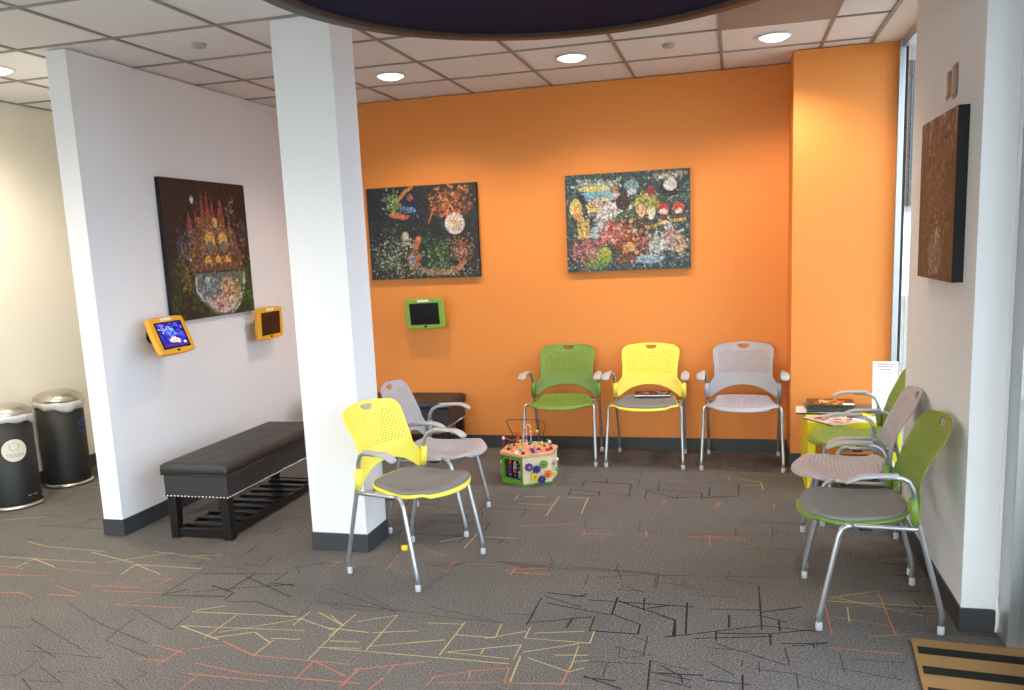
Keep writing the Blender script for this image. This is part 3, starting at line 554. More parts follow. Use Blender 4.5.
# ------------------------------------------------------------------ wall tablets
def tablet(label, mcase, loc, rz, tilt, wall_gap, lit=False, w=.325, h=.238, roll=0):
    t = thing('wall_tablet', label, 'tablet', loc, rz, 'tablets on wall mounts')
    R = Matrix.Rotation(roll, 4, 'Y') @ Matrix.Rotation(tilt, 4, 'X')
    # local: x right, z up, front = -y
    def outline(w, h, bow):
        out = []
        for (x0, z0, x1, z1, nx_, nz_) in ((-1,-1,1,-1,0,-1),(1,-1,1,1,1,0),(1,1,-1,1,0,1),(-1,1,-1,-1,-1,0)):
            for k in range(10):
                a = k/10; bw = bow*(1-(2*a-1)**2)
                x, z = (x0+(x1-x0)*a)*w/2, (z0+(z1-z0)*a)*h/2
                out.append((x*.965+nx_*bw, z*.955+nz_*bw))
        return out
    F = R @ Matrix.Rotation(PI/2, 4, 'X')     # prism axis z -> -y
    b = MB(); b.prism(outline(w, h, .009), -.016, .016, F); case = b.build('case', mcase, t, bevel=.008, seg=3)
    b = MB(); b.box(-w*.375, w*.375, -.0175, -.014, -h*.36, h*.355, 0, R); sc = b.build('screen', M['screen'], t)
    if lit:
        b = MB(); nx, nz = 60, 46; W, Hh = w*.34, h*.32
        vs = [R @ Vector((-W+2*W*i/(nx-1), -.0182, Hh-2*Hh*j/(nz-1))) for j in range(nz) for i in range(nx)]
        fs = [(j*nx+i, (j+1)*nx+i, (j+1)*nx+i+1, j*nx+i+1) for j in range(nz-1) for i in range(nx-1)]
        b.add(vs, fs); o = b.build('display', M['display'], sc)
        p = Paint(nx, nz, (24, 34, 120), 9)
        p.scat(90, 0, 1, 0, .8, [(30,50,190),(60,90,230),(20,20,80),(90,60,190)], .02, .07); p.scat(30,.3,.7,.1,.6,[(120,170,255),(90,120,240)],.01,.04)
        p.ell(.5,.74,.22,.1,(190,150,170)); p.scat(24,.35,.7,.62,.82,[(255,240,210),(255,190,120)],.01,.035); p.rect(0,1,.88,1,(60,40,120))
        p.scat(16,0,.3,.05,.4,[(230,240,255)],.008,.02); p.ell(.88,.86,.06,.05,(220,225,255))
        at = o.data.attributes.new('paint', 'FLOAT_COLOR', 'POINT'); c = np.ones((nz*nx, 4), dtype=np.float32); c[:, :3] = np.clip(p.a.reshape(-1,3),0,1)**2.2
        at.data.foreach_set('color', c.ravel())
    b = MB(); b.box(-.012, .012, -.0185, -.015, -h*.5+.012, -h*.5+.026, 0, R); b.build('home_button', M['screen'], t, bevel=.001)
    b = MB(); b.box(-w*.16, w*.14, -.0175, -.015, h*.5-.026, h*.5-.008, 0, R); b.build('sticker', M['sticker'], t)
    b = MB(); b.tube([R @ Vector((0, .014, 0)), Vector((0, wall_gap*.55, 0)), Vector((0, wall_gap-.012, 0))], .022, 14)
    m_ = b.build('mount_arm', M['blackp'], t)
    b = MB(); b.lathe([(1e-7, 0), (.045, 0), (.05, .004), (.05, .012), (1e-7, .012)], 20, mat=Matrix.Translation((0, wall_gap, 0)) @ Matrix.Rotation(PI/2, 4, 'X'))
    b.build('wall_plate', M['blackp'], m_)
    return t
m = vcol_mat('tablet_display'); nt = m.node_tree; bs = nt.nodes['Principled BSDF']; at = [n for n in nt.nodes if n.type == 'ATTRIBUTE'][0]
nt.links.new(at.outputs['Color'], bs.inputs['Emission Color']); bs.inputs['Emission Strength'].default_value = .75; bs.inputs['Roughness'].default_value = .2; M['display'] = m
tablet('lime green tablet case on the orange wall under the night-garden canvas', M['tgrn'], (-2.356, 6.215, 1.099), 0, .06, BACK-6.215, roll=-.02)
tablet('yellow tablet case with a lit blue screen, tilted up on the white partition', M['tyel'], (-3.345, 4.415, 1.142), PI/2, -.36, 3.484-3.345, lit=True, w=.34)
tablet('yellow tablet case with a black screen on the white partition near the column', M['tyel'], (-3.385, 5.62, 1.103), PI/2, .04, 3.484-3.385, w=.345)
# ------------------------------------------------------------------ waiting-room armchair; origin midway between the feet, front = -y
def interp(x, xs, ys):
    for i in range(len(xs)-1):
        if x <= xs[i+1]:
            a = (x-xs[i])/(xs[i+1]-xs[i]); a = max(0, min(1, a)); a = a*a*(3-2*a)
            return ys[i]+(ys[i+1]-ys[i])*a
    return ys[-1]
S0 = .23      # s = distance behind the front feet; y = s - S0
def spline(x, xs, ys):
    n = len(xs)
    if x <= xs[0]: return ys[0]+(ys[1]-ys[0])/(xs[1]-xs[0])*(x-xs[0])
    if x >= xs[-1]: return ys[-1]+(ys[-1]-ys[-2])/(xs[-1]-xs[-2])*(x-xs[-1])
    sl = [(ys[i+1]-ys[i])/(xs[i+1]-xs[i]) for i in range(n-1)]
    tg = [sl[0]]+[(sl[i-1]+sl[i])/2 if sl[i-1]*sl[i] > 0 else 0 for i in range(1, n-1)]+[sl[-1]]
    for i in range(n-1):
        if x <= xs[i+1]:
            h = xs[i+1]-xs[i]; t = (x-xs[i])/h
            return (2*t**3-3*t*t+1)*ys[i]+(t**3-2*t*t+t)*h*tg[i]+(3*t*t-2*t**3)*ys[i+1]+(t**3-t*t)*h*tg[i+1]
def back_pt(u, v):
    zt = .836-.012*u*u
    zl = .450+(.090*(1-(abs(u)/.86)**2.3) if abs(u) < .86 else 0)
    zm = .585
    vm = .26
    z = zl+(zm-zl)*v/vm if v < vm else zm+(zt-zm)*(v-vm)/(1-vm)
    zz = .450+(zm-.450)*v/vm if v < vm else z
    hw = spline(zz, [.45, .53, .565, .60, .66, .74, .775], [.257, .255, .226, .203, .203, .213, .215])
    if zz > .765:
        t = (zz-.765)/.071; hw = .2155*(1-.36*max(0, t)**2.7)
    s = spline(z, [.44, .55, .62, .70, .78, .84], [.374, .386, .406, .443, .485, .520])
    wrap = .014+.012*max(0, min(1, (z-.5)/.15))
    s -= wrap*u*u
    return Vector((u*hw, s-S0, z))
def seat_pt(u, v, dz=0):
    # v 0 front .. 1 rear
    sf = -.066+.052*abs(u)**2.5
    sr = .374-.05*abs(u)**3
    hw = spline(v, [0, .05, .14, .3, .7, 1], [.160, .194, .225, .239, .214, .188])
    s = sf+v*(sr-sf)
    fr = max(0, 1-v/.13)
    z = .447-max(.028*fr**2.2, .012*max(0, (abs(u)-.86)/.14)**2)+.004*math.cos(v*PI*2)-.010*(1-u*u)*math.sin(PI*min(1, v*1.1))+.016*max(0, (v-.85)/.15)**2
    return Vector((u*hw, s-S0, z+dz))
def grid(fn, nu, nv, hole, u0=-1, u1=1, v0=0, v1=1):
    b = MB(); idx = {}
    fs = []
    for j in range(nv):
        for i in range(nu):
            uc = u0+(u1-u0)*(i+.5)/nu; vc = v0+(v1-v0)*(j+.5)/nv
            if hole and hole(i, j, uc, vc): continue
            f = []
            for (a, c) in ((i, j), (i+1, j), (i+1, j+1), (i, j+1)):
                if (a, c) not in idx:
                    idx[(a, c)] = len(b.v); b.v.append(tuple(fn(u0+(u1-u0)*a/nu, v0+(v1-v0)*c/nv)))
                f.append(idx[(a, c)])
            b.f.append(tuple(f)); b.m.append(0); b.sm.append(True)
    return b
NU, NV = 70, 54
def back_hole(i, j, u, v):
    p = back_pt(u, v)
    if abs(p.x) < .044 and .788 < p.z < .817:      # D-shaped hand hole, flat on top
        return p.z > .790+.022*(abs(p.x)/.044)**2.2
    if abs(u) < .86 and .615 < p.z < .775:
        return (j % 2 == 0) and ((i+(2 if j % 4 == 0 else 0)) % 4 == 0)
    return False
def seat_hole(i, j, u, v):
    return abs(u) < .84 and .18 < v < .93 and (j % 2 == 0) and ((i+(2 if j % 4 == 0 else 0)) % 4 == 0)
def make_chair(label, plastic, padded, group):
    t = thing('waiting_room_chair', label, 'chair', (0, 0, 0), 0, group)
    seat = grid(seat_pt, 44, 44, None if padded else seat_hole).build('seat', plastic, t, solid=.012, subsurf=1)
    if padded:
        b = grid(lambda u, v: seat_pt(u, v, .0085+.004*(1-max(abs(u), abs(2*v-1))**6)), 30, 30, None, -.945, .945, .03, .965)
        o = b.build('seat_pad', M['pad'], t, solid=.011, subsurf=1); o['label'] = 'grey fabric seat pad'
    bk = grid(back_pt, NU, NV, back_hole).build('backrest', plastic, t, solid=.007, subsurf=1)
    for s in (-1, 1):
        # collar that clips the backrest to the tube
        b = MB(); b.tube([(s*.252, .354-S0, .450), (s*.252, .346-S0, .50), (s*.252, .340-S0, .556)], [.0165, .018, .0165], 12, sx=1.0)
        b.build('collar', plastic, bk)
        # front leg
        b = MB(); b.tube([(s*.271, -S0, .022), (s*.271, -S0, .062), (s*.270, .006-S0, .09), (s*.257, .07-S0, .395), (s*.254, .082-S0, .423), (s*.247, .10-S0, .433), (s*.240, .125-S0, .434)], .0108, 10)
        lg = b.build('leg', M['silver'], t)
        b = MB(); b.lathe([(1e-7, 0), (.0125, 0), (.0135, .004), (.0135, .03), (.011, .034)], 14, (s*.271, -S0, 0)); b.build('foot_glide', M['glide'], lg)
        # rear leg carries on up to the collar
        b = MB(); b.tube([(s*.247, .459-S0, .022), (s*.247, .459-S0, .084), (s*.247, .453-S0, .11), (s*.252, .362-S0, .455), (s*.252, .346-S0, .55)], .0108, 10)
        lg = b.build('leg', M['silver'], t)
        b = MB(); b.lathe([(1e-7, 0), (.0125, 0), (.0135, .004), (.0135, .03), (.011, .034)], 14, (s*.247, .459-S0, 0)); b.build('foot_glide', M['glide'], lg)
        # arm tube and its plastic pad
        b = MB(); b.tube([(s*.252, .346-S0, .55), (s*.254, .338-S0, .592), (s*.258, .322-S0, .622), (s*.264, .296-S0, .637), (s*.272, .26-S0, .642), (s*.276, .21-S0, .643)], .0105, 10)
        ar = b.build('armrest', M['silver'], t)
        b = MB()
        for i in range(13):
            a = i/12; sy = .285-.20*a; x = s*(.268+.012*min(1, a*2)); z = .650-.030*max(0, (a-.62)/.38)**1.8
            w_ = .013+.017*min(1, a*1.7)*(1-.25*max(0, (a-.9)/.1)); h_ = .009
            for k in range(12):
                an = 2*PI*k/12
                cx_, cz_ = math.cos(an), math.sin(an)
                b.v.append((x+w_*math.copysign(abs(cx_)**.7, cx_), sy-S0, z+h_*math.copysign(abs(cz_)**.7, cz_)))
        for i in range(12):
            for k in range(12):
                l = (k+1) % 12; b.f.append((i*12+k, i*12+l, (i+1)*12+l, (i+1)*12+k)); b.m.append(0); b.sm.append(True)
        b.f.append(tuple(range(12))); b.f.append(tuple(range(144, 156))); b.m += [0, 0]; b.sm += [True, True]
        o = b.build('arm_pad', M['armpad'], ar, subsurf=1); o['label'] = 'pale grey plastic arm pad'
        # rail under the seat edge
        b = MB(); b.tube([(s*.240, .12-S0, .434), (s*.236, .2-S0, .430), (s*.240, .30-S0, .428), (s*.252, .368-S0, .43)], .0095, 10)
        b.build('seat_rail', M['silver'], t)
        b = MB(); b.box(s*.215-.022, s*.215+.022, .15-S0, .20-S0, .412, .432); b.build('seat_clip', M['blackp'], t, bevel=.003)
    for sy, z in ((.115, .427), (.335, .424)):
        b = MB(); b.tube([(-.238, sy-S0, z), (.238, sy-S0, z)], .0095, 10); b.build('crossbar', M['silver'], t)
    return t
GR = 'waiting room chairs'
c_green = make_chair('green plastic chair left of the yellow one in the row against the orange wall', M['green'], False, 'chairs along the orange wall')
c_green.location = (-1.232, 6.025, 0)
c_yel = make_chair('yellow chair with a magazine on its grey pad, middle of the orange wall row', M['yellow'], True, 'chairs along the orange wall')
c_yel.location = (-.607, 6.01, 0); c_yel.rotation_euler.z = -.03
c_grey = make_chair('grey plastic chair nearest the projection in the row against the orange wall', M['grey'], False, 'chairs along the orange wall')
c_grey.location = (.06, 5.995, 0); c_grey.rotation_euler.z = -.03
dup(c_yel, (-1.578, 3.822, 0), math.radians(72), 'yellow chair with a grey padded seat in front of the white column', 'chairs beside the column')
dup(c_grey, (-1.69, 4.51, 0), math.radians(93), 'grey plastic chair half hidden behind the yellow chair by the column', 'chairs beside the column')
c_pad = make_chair('green chair with a grey padded seat, nearest the doormat along the right wall', M['green'], True, 'chairs along the right wall')
c_pad.location = (.556, 3.66, 0); c_pad.rotation_euler.z = math.radians(-88.5)
dup(c_grey, (.575, 4.288, 0), math.radians(-93), 'grey plastic chair between the two green ones along the right wall', 'chairs along the right wall')
dup(c_green, (.705, 4.95, 0), math.radians(-91), 'green plastic chair beside the yellow table along the right wall', 'chairs along the right wall')

# ------------------------------------------------------------------ storage bench (origin floor centre, long side = y, visible end -y)
def make_bench(label, L=1.17, W=.425):
    t = thing('storage_bench', label, 'bench', (0,0,0), 0, 'upholstered storage benches')
    b = MB(); b.box(-W/2+.005, W/2-.005, -L/2+.005, L/2-.005, .25, .382); b.build('upholstered_box', M['leather'], t, bevel=.012, seg=3)
    # lid: cushion with piped seams into a grid
    b = MB(); nx, ny = 25, 61
    def zt(x, y):
        e = min(W/2-abs(x), L/2-abs(y)); z = .452-.012*max(0, 1-e/.022)**2
        gx = abs(((x/W+.5)*3) % 1-.5); gy = abs(((y/L+.5)*7) % 1-.5)
        d = min(.5-gx, .5-gy)
        inner = 1 if e > .025 else 0
        return z-.0045*math.exp(-(d/.035)**2)*inner
    vs = [(-W/2+W*i/(nx-1), -L/2+L*j/(ny-1), 0) for j in range(ny) for i in range(nx)]
    vs = [(x, y, zt(x, y)) for x, y, _ in vs]
    fs = [(j*nx+i, j*nx+i+1, (j+1)*nx+i+1, (j+1)*nx+i) for j in range(ny-1) for i in range(nx-1)]
    b.add(vs, fs, 0, True)
    ring = [i for i in range(nx)]+[j*nx+nx-1 for j in range(1, ny)]+[(ny-1)*nx+i for i in range(nx-2, -1, -1)]+[j*nx for j in range(ny-2, 0, -1)]
    o0 = len(b.v)
    for r in ring: x, y, z = b.v[r]; b.v.append((x*1.012, y*1.004, .418))
    for r in ring: x, y, z = b.v[r]; b.v.append((x*1.005, y*1.002, .384))
    n = len(ring)
    for k in range(n):
        l = (k+1) % n
        b.f.append((ring[k], o0+k, o0+l, ring[l])); b.f.append((o0+k, o0+n+k, o0+n+l, o0+l)); b.m += [0, 0]; b.sm += [True, True]
    b.f.append(tuple(o0+n+k for k in range(n))); b.m.append(0); b.sm.append(False)
    b.build('lid', M['leather'], t)
    b = MB(); b.tube([(-W/2-.002, -L/2-.001, .386), (W/2+.002, -L/2-.001, .386), (W/2+.002, L/2+.001, .386), (-W/2-.002, L/2+.001, .386)], .004, 6, closed=True)
    b.build('piping', M['leather'], t)
    # nailhead trim round the lower edge
    b = MB(); z = .260; w, l = W/2-.0045, L/2-.0045
    def nail(x, y):
        b.lathe([(.007, -.002), (.0062, .003), (.0035, .0055), (1e-7, .006)], 8, (x, y, z), mat=(Matrix.Rotation(PI/2, 4, 'X') if abs(abs(y)-l) < 1e-6 and y < 0 else Matrix.Rotation(-PI/2, 4, 'X') if abs(abs(y)-l) < 1e-6 else Matrix.Rotation(PI/2*(1 if x > 0 else -1), 4, 'Y')))
    k = int(2*w/.0222)
    for i in range(k+1):
        x = -w+2*w*i/k; nail(x, -l); nail(x, l)
    k = int(2*l/.0222)
    for i in range(1, k):
        y = -l+2*l*i/k; nail(-w, y); nail(w, y)
    o = b.build('nailhead_trim', M['nail'], t)
    for sx in (-1, 1):
        for sy in (-1, 1):
            b = MB(); x1, y1 = sx*(W/2-.014), sy*(L/2-.014)
            a = lambda p, d: sorted((p, p-d))
            xs, ys = a(x1, sx*.058), a(y1, sy*.058); xb, yb = a(x1, sx*.047), a(y1, sy*.047)
            b.add([(xb[0], yb[0], 0), (xb[1], yb[0], 0), (xb[1], yb[1], 0), (xb[0], yb[1], 0), (xs[0], ys[0], .26), (xs[1], ys[0], .26), (xs[1], ys[1], .26), (xs[0], ys[1], .26)],
                  [(3,2,1,0), (4,5,6,7), (0,1,5,4), (1,2,6,5), (2,3,7,6), (3,0,4,7)])
            b.build('leg', M['dwood'], t, bevel=.003)
    b = MB()
    for s in (-1, 1):
        b.box(s*(W/2-.05)-.014, s*(W/2-.05)+.014, -L/2+.06, L/2-.06, .014, .058)
        b.box(-W/2+.06, W/2-.06, s*(L/2-.04)-.014, s*(L/2-.04)+.014, .014, .058)
    b.build('shelf_rail', M['dwood'], t, bevel=.002)
    k = 9
    for i in range(k):
        y = -L/2+.12+(L-.24)*i/(k-1)
        b = MB(); b.box(-W/2+.045, W/2-.045, y-.024, y+.026, .05, .064); b.build('shelf_slat', M['dwood'], t, bevel=.002)
    return t
bench = make_bench('black tufted storage bench with nailhead trim along the white partition')
bench.location = (-2.967, 4.565, 0)
dup(bench, (-2.675, 6.095, 0), PI/2, 'dark storage bench against the orange wall, mostly hidden behind the column and chairs')

# ------------------------------------------------------------------ bins
def make_bin(label, loc, rz, kind):
    t = thing('step_bin', label, 'trash bin', loc, rz, 'black cylindrical bins')
    b = MB(); b.lathe([(1e-7, .03), (.156, .03), (.157, .04), (.158, .60), (.152, .603), (.152, .59)], 48); b.build('body', M['bin'], t)
    b = MB(); b.lathe([(1e-7, .004), (.165, .004), (.170, .010), (.170, .018), (.165, .026), (.158, .03)], 48); b.build('base_ring', M['steel'], t)
    b = MB(); b.lathe([(.160, .622), (.163, .630), (.163, .648), (.158, .660), (.13, .684), (.085, .698), (.035, .703), (1e-7, .703)], 48); b.build('lid', M['steel'], t)
    b = MB(); rnd = random.Random(kind == 'trash'); n = 72
    ph = [rnd.random()*6 for _ in range(5)]
    prof = [(.152, .60), (.158, .628), (.164, .627), (.167, .606), (.165, .588), (.161, .572)]
    for i, (r, z) in enumerate(prof):
        for k in range(n):
            a = 2*PI*k/n; q = i/(len(prof)-1)
            wv = .003*math.sin(11*a+ph[0])+.003*math.sin(23*a+ph[1])+.002*math.sin(41*a+ph[4])
            dz = (.018*math.sin(2*a+ph[2])+.008*math.sin(7*a+ph[3]))*q
            b.v.append(((r+wv*q)*math.cos(a), (r+wv*q)*math.sin(a), z+dz))
    for i in range(len(prof)-1):
        for k in range(n):
            l = (k+1) % n; b.f.append((i*n+k, i*n+l, (i+1)*n+l, (i+1)*n+k)); b.m.append(0); b.sm.append(True)
    b.build('liner', M['liner'], t, solid=.0015)
    # marks on the front (local -y)
    R0 = .1595
    def bend(o, zc):
        for v in o.data.vertices:
            x, z, d = v.co.x, v.co.y, v.co.z; a = x/R0
            v.co = ((R0+d)*math.sin(a), -(R0+d)*math.cos(a), zc+z)
    def text(s, size, zc, m, par, dx=0, ext=.0006):
        cu = bpy.data.curves.new('lettering', 'FONT'); cu.body = s; cu.size = size; cu.align_x = 'CENTER'; cu.align_y = 'CENTER'; cu.extrude = ext; cu.resolution_u = 3
        to = bpy.data.objects.new('tmp', cu); COL.objects.link(to)
        me = bpy.data.meshes.new_from_object(to.evaluated_get(bpy.context.evaluated_depsgraph_get()))
        bpy.data.objects.remove(to)
        o = bpy.data.objects.new('lettering', me); COL.objects.link(o); me.materials.clear(); me.materials.append(m)
        for v in me.vertices: v.co.x += dx; v.co.z += .0012
        bend(o, zc); o.parent = par; return o
    if kind == 'trash':
        b = MB(); n = 40; r = .075
        vs = [(0, 0, 0)]+[(r*q/5*math.cos(2*PI*k/n), r*q/5*math.sin(2*PI*k/n), .0005) for q in range(1, 6) for k in range(n)]
        fs = [(0, 1+k, 1+(k+1) % n) for k in range(n)]+[(1+q*n+k, 1+(q+1)*n+k, 1+(q+1)*n+(k+1) % n, 1+q*n+(k+1) % n) for q in range(4) for k in range(n)]
        b.add(vs, fs, 0, True); lb = b.build('round_label', M['label'], t); bend(lb, .405)
        text('TRASH', .034, .37, M['ink'], lb)
        # faint bin pictogram above the word
        b = MB()
        for pts in ([(-.026, .048), (-.026, .012), (-.016, 0), (-.004, .002)], [(.026, .048), (.026, .012), (.016, 0), (.004, .002)], [(-.012, .05), (-.004, .052), (.004, .05), (.012, .052)]):
            for (x0, z0), (x1, z1) in zip(pts, pts[1:]):
                d = Vector((x1-x0, z1-z0)).normalized(); nn = Vector((-d.y, d.x))*.0022
                b.quad((x0-nn.x, z0-nn.y, .0014), (x1-nn.x, z1-nn.y, .0014), (x1+nn.x, z1+nn.y, .0014), (x0+nn.x, z0+nn.y, .0014))
        o = b.build('pictogram', M['ink'], lb); bend(o, .405)
        b = MB(); b.quad((-.035, -.0018, .001), (.035, -.0018, .001), (.035, .0018, .001), (-.035, .0018, .001)); o = b.build('maker_strip', M['label'], t); bend(o, .085)
        for v in o.data.vertices:
            a = .5; x, y = v.co.x, v.co.y; v.co.x = x*math.cos(a)-y*math.sin(a); v.co.y = x*math.sin(a)+y*math.cos(a)
    else:
        b = MB(); b.add([], [])
        for k in range(3):      # three chasing arrows
            a0 = PI/2+2*PI*k/3
            tri = [Vector((.04*math.cos(a0+q*2*PI/3), .04*math.sin(a0+q*2*PI/3))) for q in (0, 1)]
            p, q = tri[0].lerp(tri[1], .16), tri[0].lerp(tri[1], .66); d = (q-p).normalized(); nn = Vector((-d.y, d.x))
            for (A, B_, w0, w1) in ((p, q, .006, .006), (q, q+d*.016, .013, .0005)):
                b.quad((*(A-nn*w0), .0012), (*(B_-nn*w1), .0012), (*(B_+nn*w1), .0012), (*(A+nn*w0), .0012))
        o = b.build('recycling_mark', M['bluem'], t); bend(o, .46)
        text('RECYCLE', .02, .395, M['bluem'], t)
    return t
M['label'] = mat('bin_label', srgb(206,202,186), .6); M['ink'] = mat('label_ink', srgb(150,142,130), .6); M['bluem'] = mat('blue_mark', srgb(40,70,170), .5)
make_bin('black bin with a round cream TRASH label, at the left edge of the hallway', (-4.725, 4.445, 0), 1.0, 'trash')
make_bin('black bin with a blue recycling mark, behind the one with the cream label', (-4.78, 4.975, 0), 1.72, 'recycle')

# ------------------------------------------------------------------ activity cube with bead maze
t = thing('bead_maze', 'hexagonal wooden activity cube with coloured bead wires, in front of the green chair', 'toy', (-1.362, 5.44, 0))
RH = .2
hexv = lambda r, k: Vector((r*math.cos(math.radians(-90+60*k)), r*math.sin(math.radians(-90+60*k))))
b = MB(); b.prism([tuple(hexv(.209, k)) for k in range(6)], .197, .217); b.build('top_panel', M['wood'], t, bevel=.003)
b = MB(); b.prism([tuple(hexv(.199, k)) for k in range(6)], .0, .016); b.build('bottom_panel', M['toygreen'], t, bevel=.002)
def face_frame(k):
    A, B_ = hexv(RH, k), hexv(RH, k+1); mid = (A+B_)/2; ex = (B_-A).normalized(); n = mid.normalized()
    return Matrix(((ex.x, n.x, 0, mid.x), (ex.y, n.y, 0, mid.y), (0, 0, 1, 0), (0, 0, 0, 1)))
hl = RH/2
cols = ['red', 'blue', 'purple', 'pink', 'torange', 'tyellow', 'mint', 'maroon']
for k in range(6):
    F = face_frame(k); P_ = lambda x, y, z: F @ Vector((x, y, z))
    b = MB()
    if k in (5, 2):       # green frame with bead spindles inside
        for (x0, x1, z0, z1) in ((-hl, -hl+.022, .016, .197), (hl-.022, hl, .016, .197), (-hl, hl, .172, .197), (-hl, hl, .016, .04)): b.box(x0, x1, -.014, 0, z0, z1, 0, F)
        side = b.build('side_panel', M['toygreen'], t)
        b = MB(); b.box(-hl+.02, hl-.02, -.06, -.055, .03, .18, 0, F); b.build('inner_panel', M['dark'], side)
        for q, x in enumerate((-.045, 0, .045)):
            b = MB(); b.tube([P_(x, -.03, .03), P_(x, -.03, .185)], .004, 8); rod = b.build('spindle', M['bwhite'], side)
            for w_ in range(4):
                b = MB(); b.sphere(P_(x, -.03, .055+.027*w_), .0155, n=8); b.build('bead', M[['purple','maroon','blue','red','mint','pink'][(q*2+w_) % 6]], rod)
    else:
        b.box(-hl, hl, -.012, 0, .016, .197, 0, F); side = b.build('side_panel', M['cream_ply'], t, bevel=.001)
        if k == 0:
            for (x, z, c, c2) in ((-.058, .132, 'purple', 'pink'), (-.006, .112, 'navyk', 'maroon'), (.045, .142, 'toygreen', 'red'), (-.02, .062, 'tyellow', 'torange'), (.028, .038, 'blue', 'navyk'), (.072, .072, 'torange', 'red')):
                out = []
                for i in range(48):
                    a = 2*PI*i/48; r = .026+.004*math.cos(8*a); out.append((r*math.cos(a), r*math.sin(a)))
                G_ = F @ Matrix.Translation((x, .004, z)) @ Matrix.Rotation(-PI/2, 4, 'X')
                b = MB(); b.prism(out, 0, .012, G_); gr = b.build('gear', M[c] if c != 'navyk' else M['blue'], side)
                b = MB(); b.lathe([(1e-7, .018), (.007, .018), (.009, .012)], 12, mat=G_); b.build('gear_knob', M[c2] if c2 != 'navyk' else M['purple'], gr)
        else:
            for (x, z) in ((-.05, .06), (.05, .06), (-.05, .13), (.05, .13)):
                b = MB(); G_ = F @ Matrix.Translation((x, 0, z)) @ Matrix.Rotation(-PI/2, 4, 'X'); b.lathe([(.013, 0), (.013, .014), (.008, .02), (1e-7, .02)], 14, mat=G_); b.build('peg', M[['tyellow','mint','pink','bwhite'][int((x > 0)+2*(z > .1))]], side)
def wire(name_col, pts, beads):
    # smooth the polyline
    P0 = [Vector(p) for p in pts]; out = []
    for i in range(len(P0)-1):
        p0, p1, p2, p3 = P0[max(i-1, 0)], P0[i], P0[i+1], P0[min(i+2, len(P0)-1)]
        for k in range(8):
            s = k/8; out.append(.5*((2*p1)+(p2-p0)*s+(2*p0-5*p1+4*p2-p3)*s*s+(3*p1-p0-3*p2+p3)*s**3))
    out.append(P0[-1])
    b = MB(); b.tube(out, .003, 7); w = b.build('bead_wire', M[name_col], t)
    for a, c in beads:
        b = MB(); b.sphere(out[int(a*(len(out)-1))], .0115, n=8); b.build('bead', M[c], w)
wire('darkwire', [(-.12,.05,.216), (-.125,.05,.30), (-.15,0,.405), (-.05,-.02,.42), (.08,0,.415), (.1,.08,.36), (.06,.1,.216)], [(.03,'red'), (.96,'blue')])
wire('torange', [(-.07,-.08,.216), (-.06,-.06,.30), (0,-.05,.365), (.07,-.04,.345), (.02,.02,.33), (-.08,.03,.33), (-.04,.08,.25), (0,.1,.216)], [(.06,'torange'), (.45,'tyellow'), (.94,'maroon')])
wire('mint', [(-.03,-.1,.216), (-.05,-.09,.262), (0,-.1,.285), (.09,-.09,.275), (.15,-.03,.27), (.12,.05,.27), (.15,.06,.216)], [(.08,'mint'), (.55,'tyellow'), (.7,'bwhite'), (.95,'red')])
wire('red', [(-.17,-.03,.216), (-.172,-.03,.27), (-.16,-.05,.30), (-.11,-.06,.285), (-.08,-.03,.29), (-.1,.03,.32), (-.06,.06,.216)], [(.3,'bwhite'), (.2,'maroon'), (.95,'tyellow')])
wire('bwhite', [(.02,-.02,.216), (.02,-.02,.36), (.0,.0,.385), (-.02,.02,.36), (-.02,.03,.216)], [(.1,'blue'), (.2,'pink'), (.9,'purple')])
wire('tyellow', [(.05,-.1,.216), (.06,-.1,.25), (.1,-.08,.255), (.13,-.06,.25), (.14,-.05,.216)], [(.1,'blue'), (.3,'pink'), (.7,'red'), (.95,'maroon')])
for i, (x, y, c) in enumerate(((-.13,-.06,'maroon'), (-.09,-.1,'torange'), (-.12,-.02,'mint'), (-.05,-.15,'bwhite'), (.0,-.17,'maroon'), (.06,-.13,'blue'), (.09,-.12,'pink'), (.15,-.06,'red'), (.16,-.02,'maroon'), (-.15,.04,'torange'), (.03,-.06,'red'), (.08,-.05,'purple'))):
    b = MB(); b.lathe([(.013, 0), (.014, .008), (.010, .016), (1e-7, .018)], 12, (x, y, .217)); b.build('sliding_bead', M[c], t)

# small yellow cap on the carpet
b = MB(); b.lathe([(1e-7, .0), (.017, 0), (.0185, .003), (.0185, .021), (.0165, .0235), (.010, .0235), (.009, .019), (1e-7, .019)], 24)
o = b.build('toy_cap', M['tyellow']); o.location = (-1.715, 4.0, .0008); tag(o, 'small yellow plastic cap lying on the carpet under the yellow chair', 'toy piece')

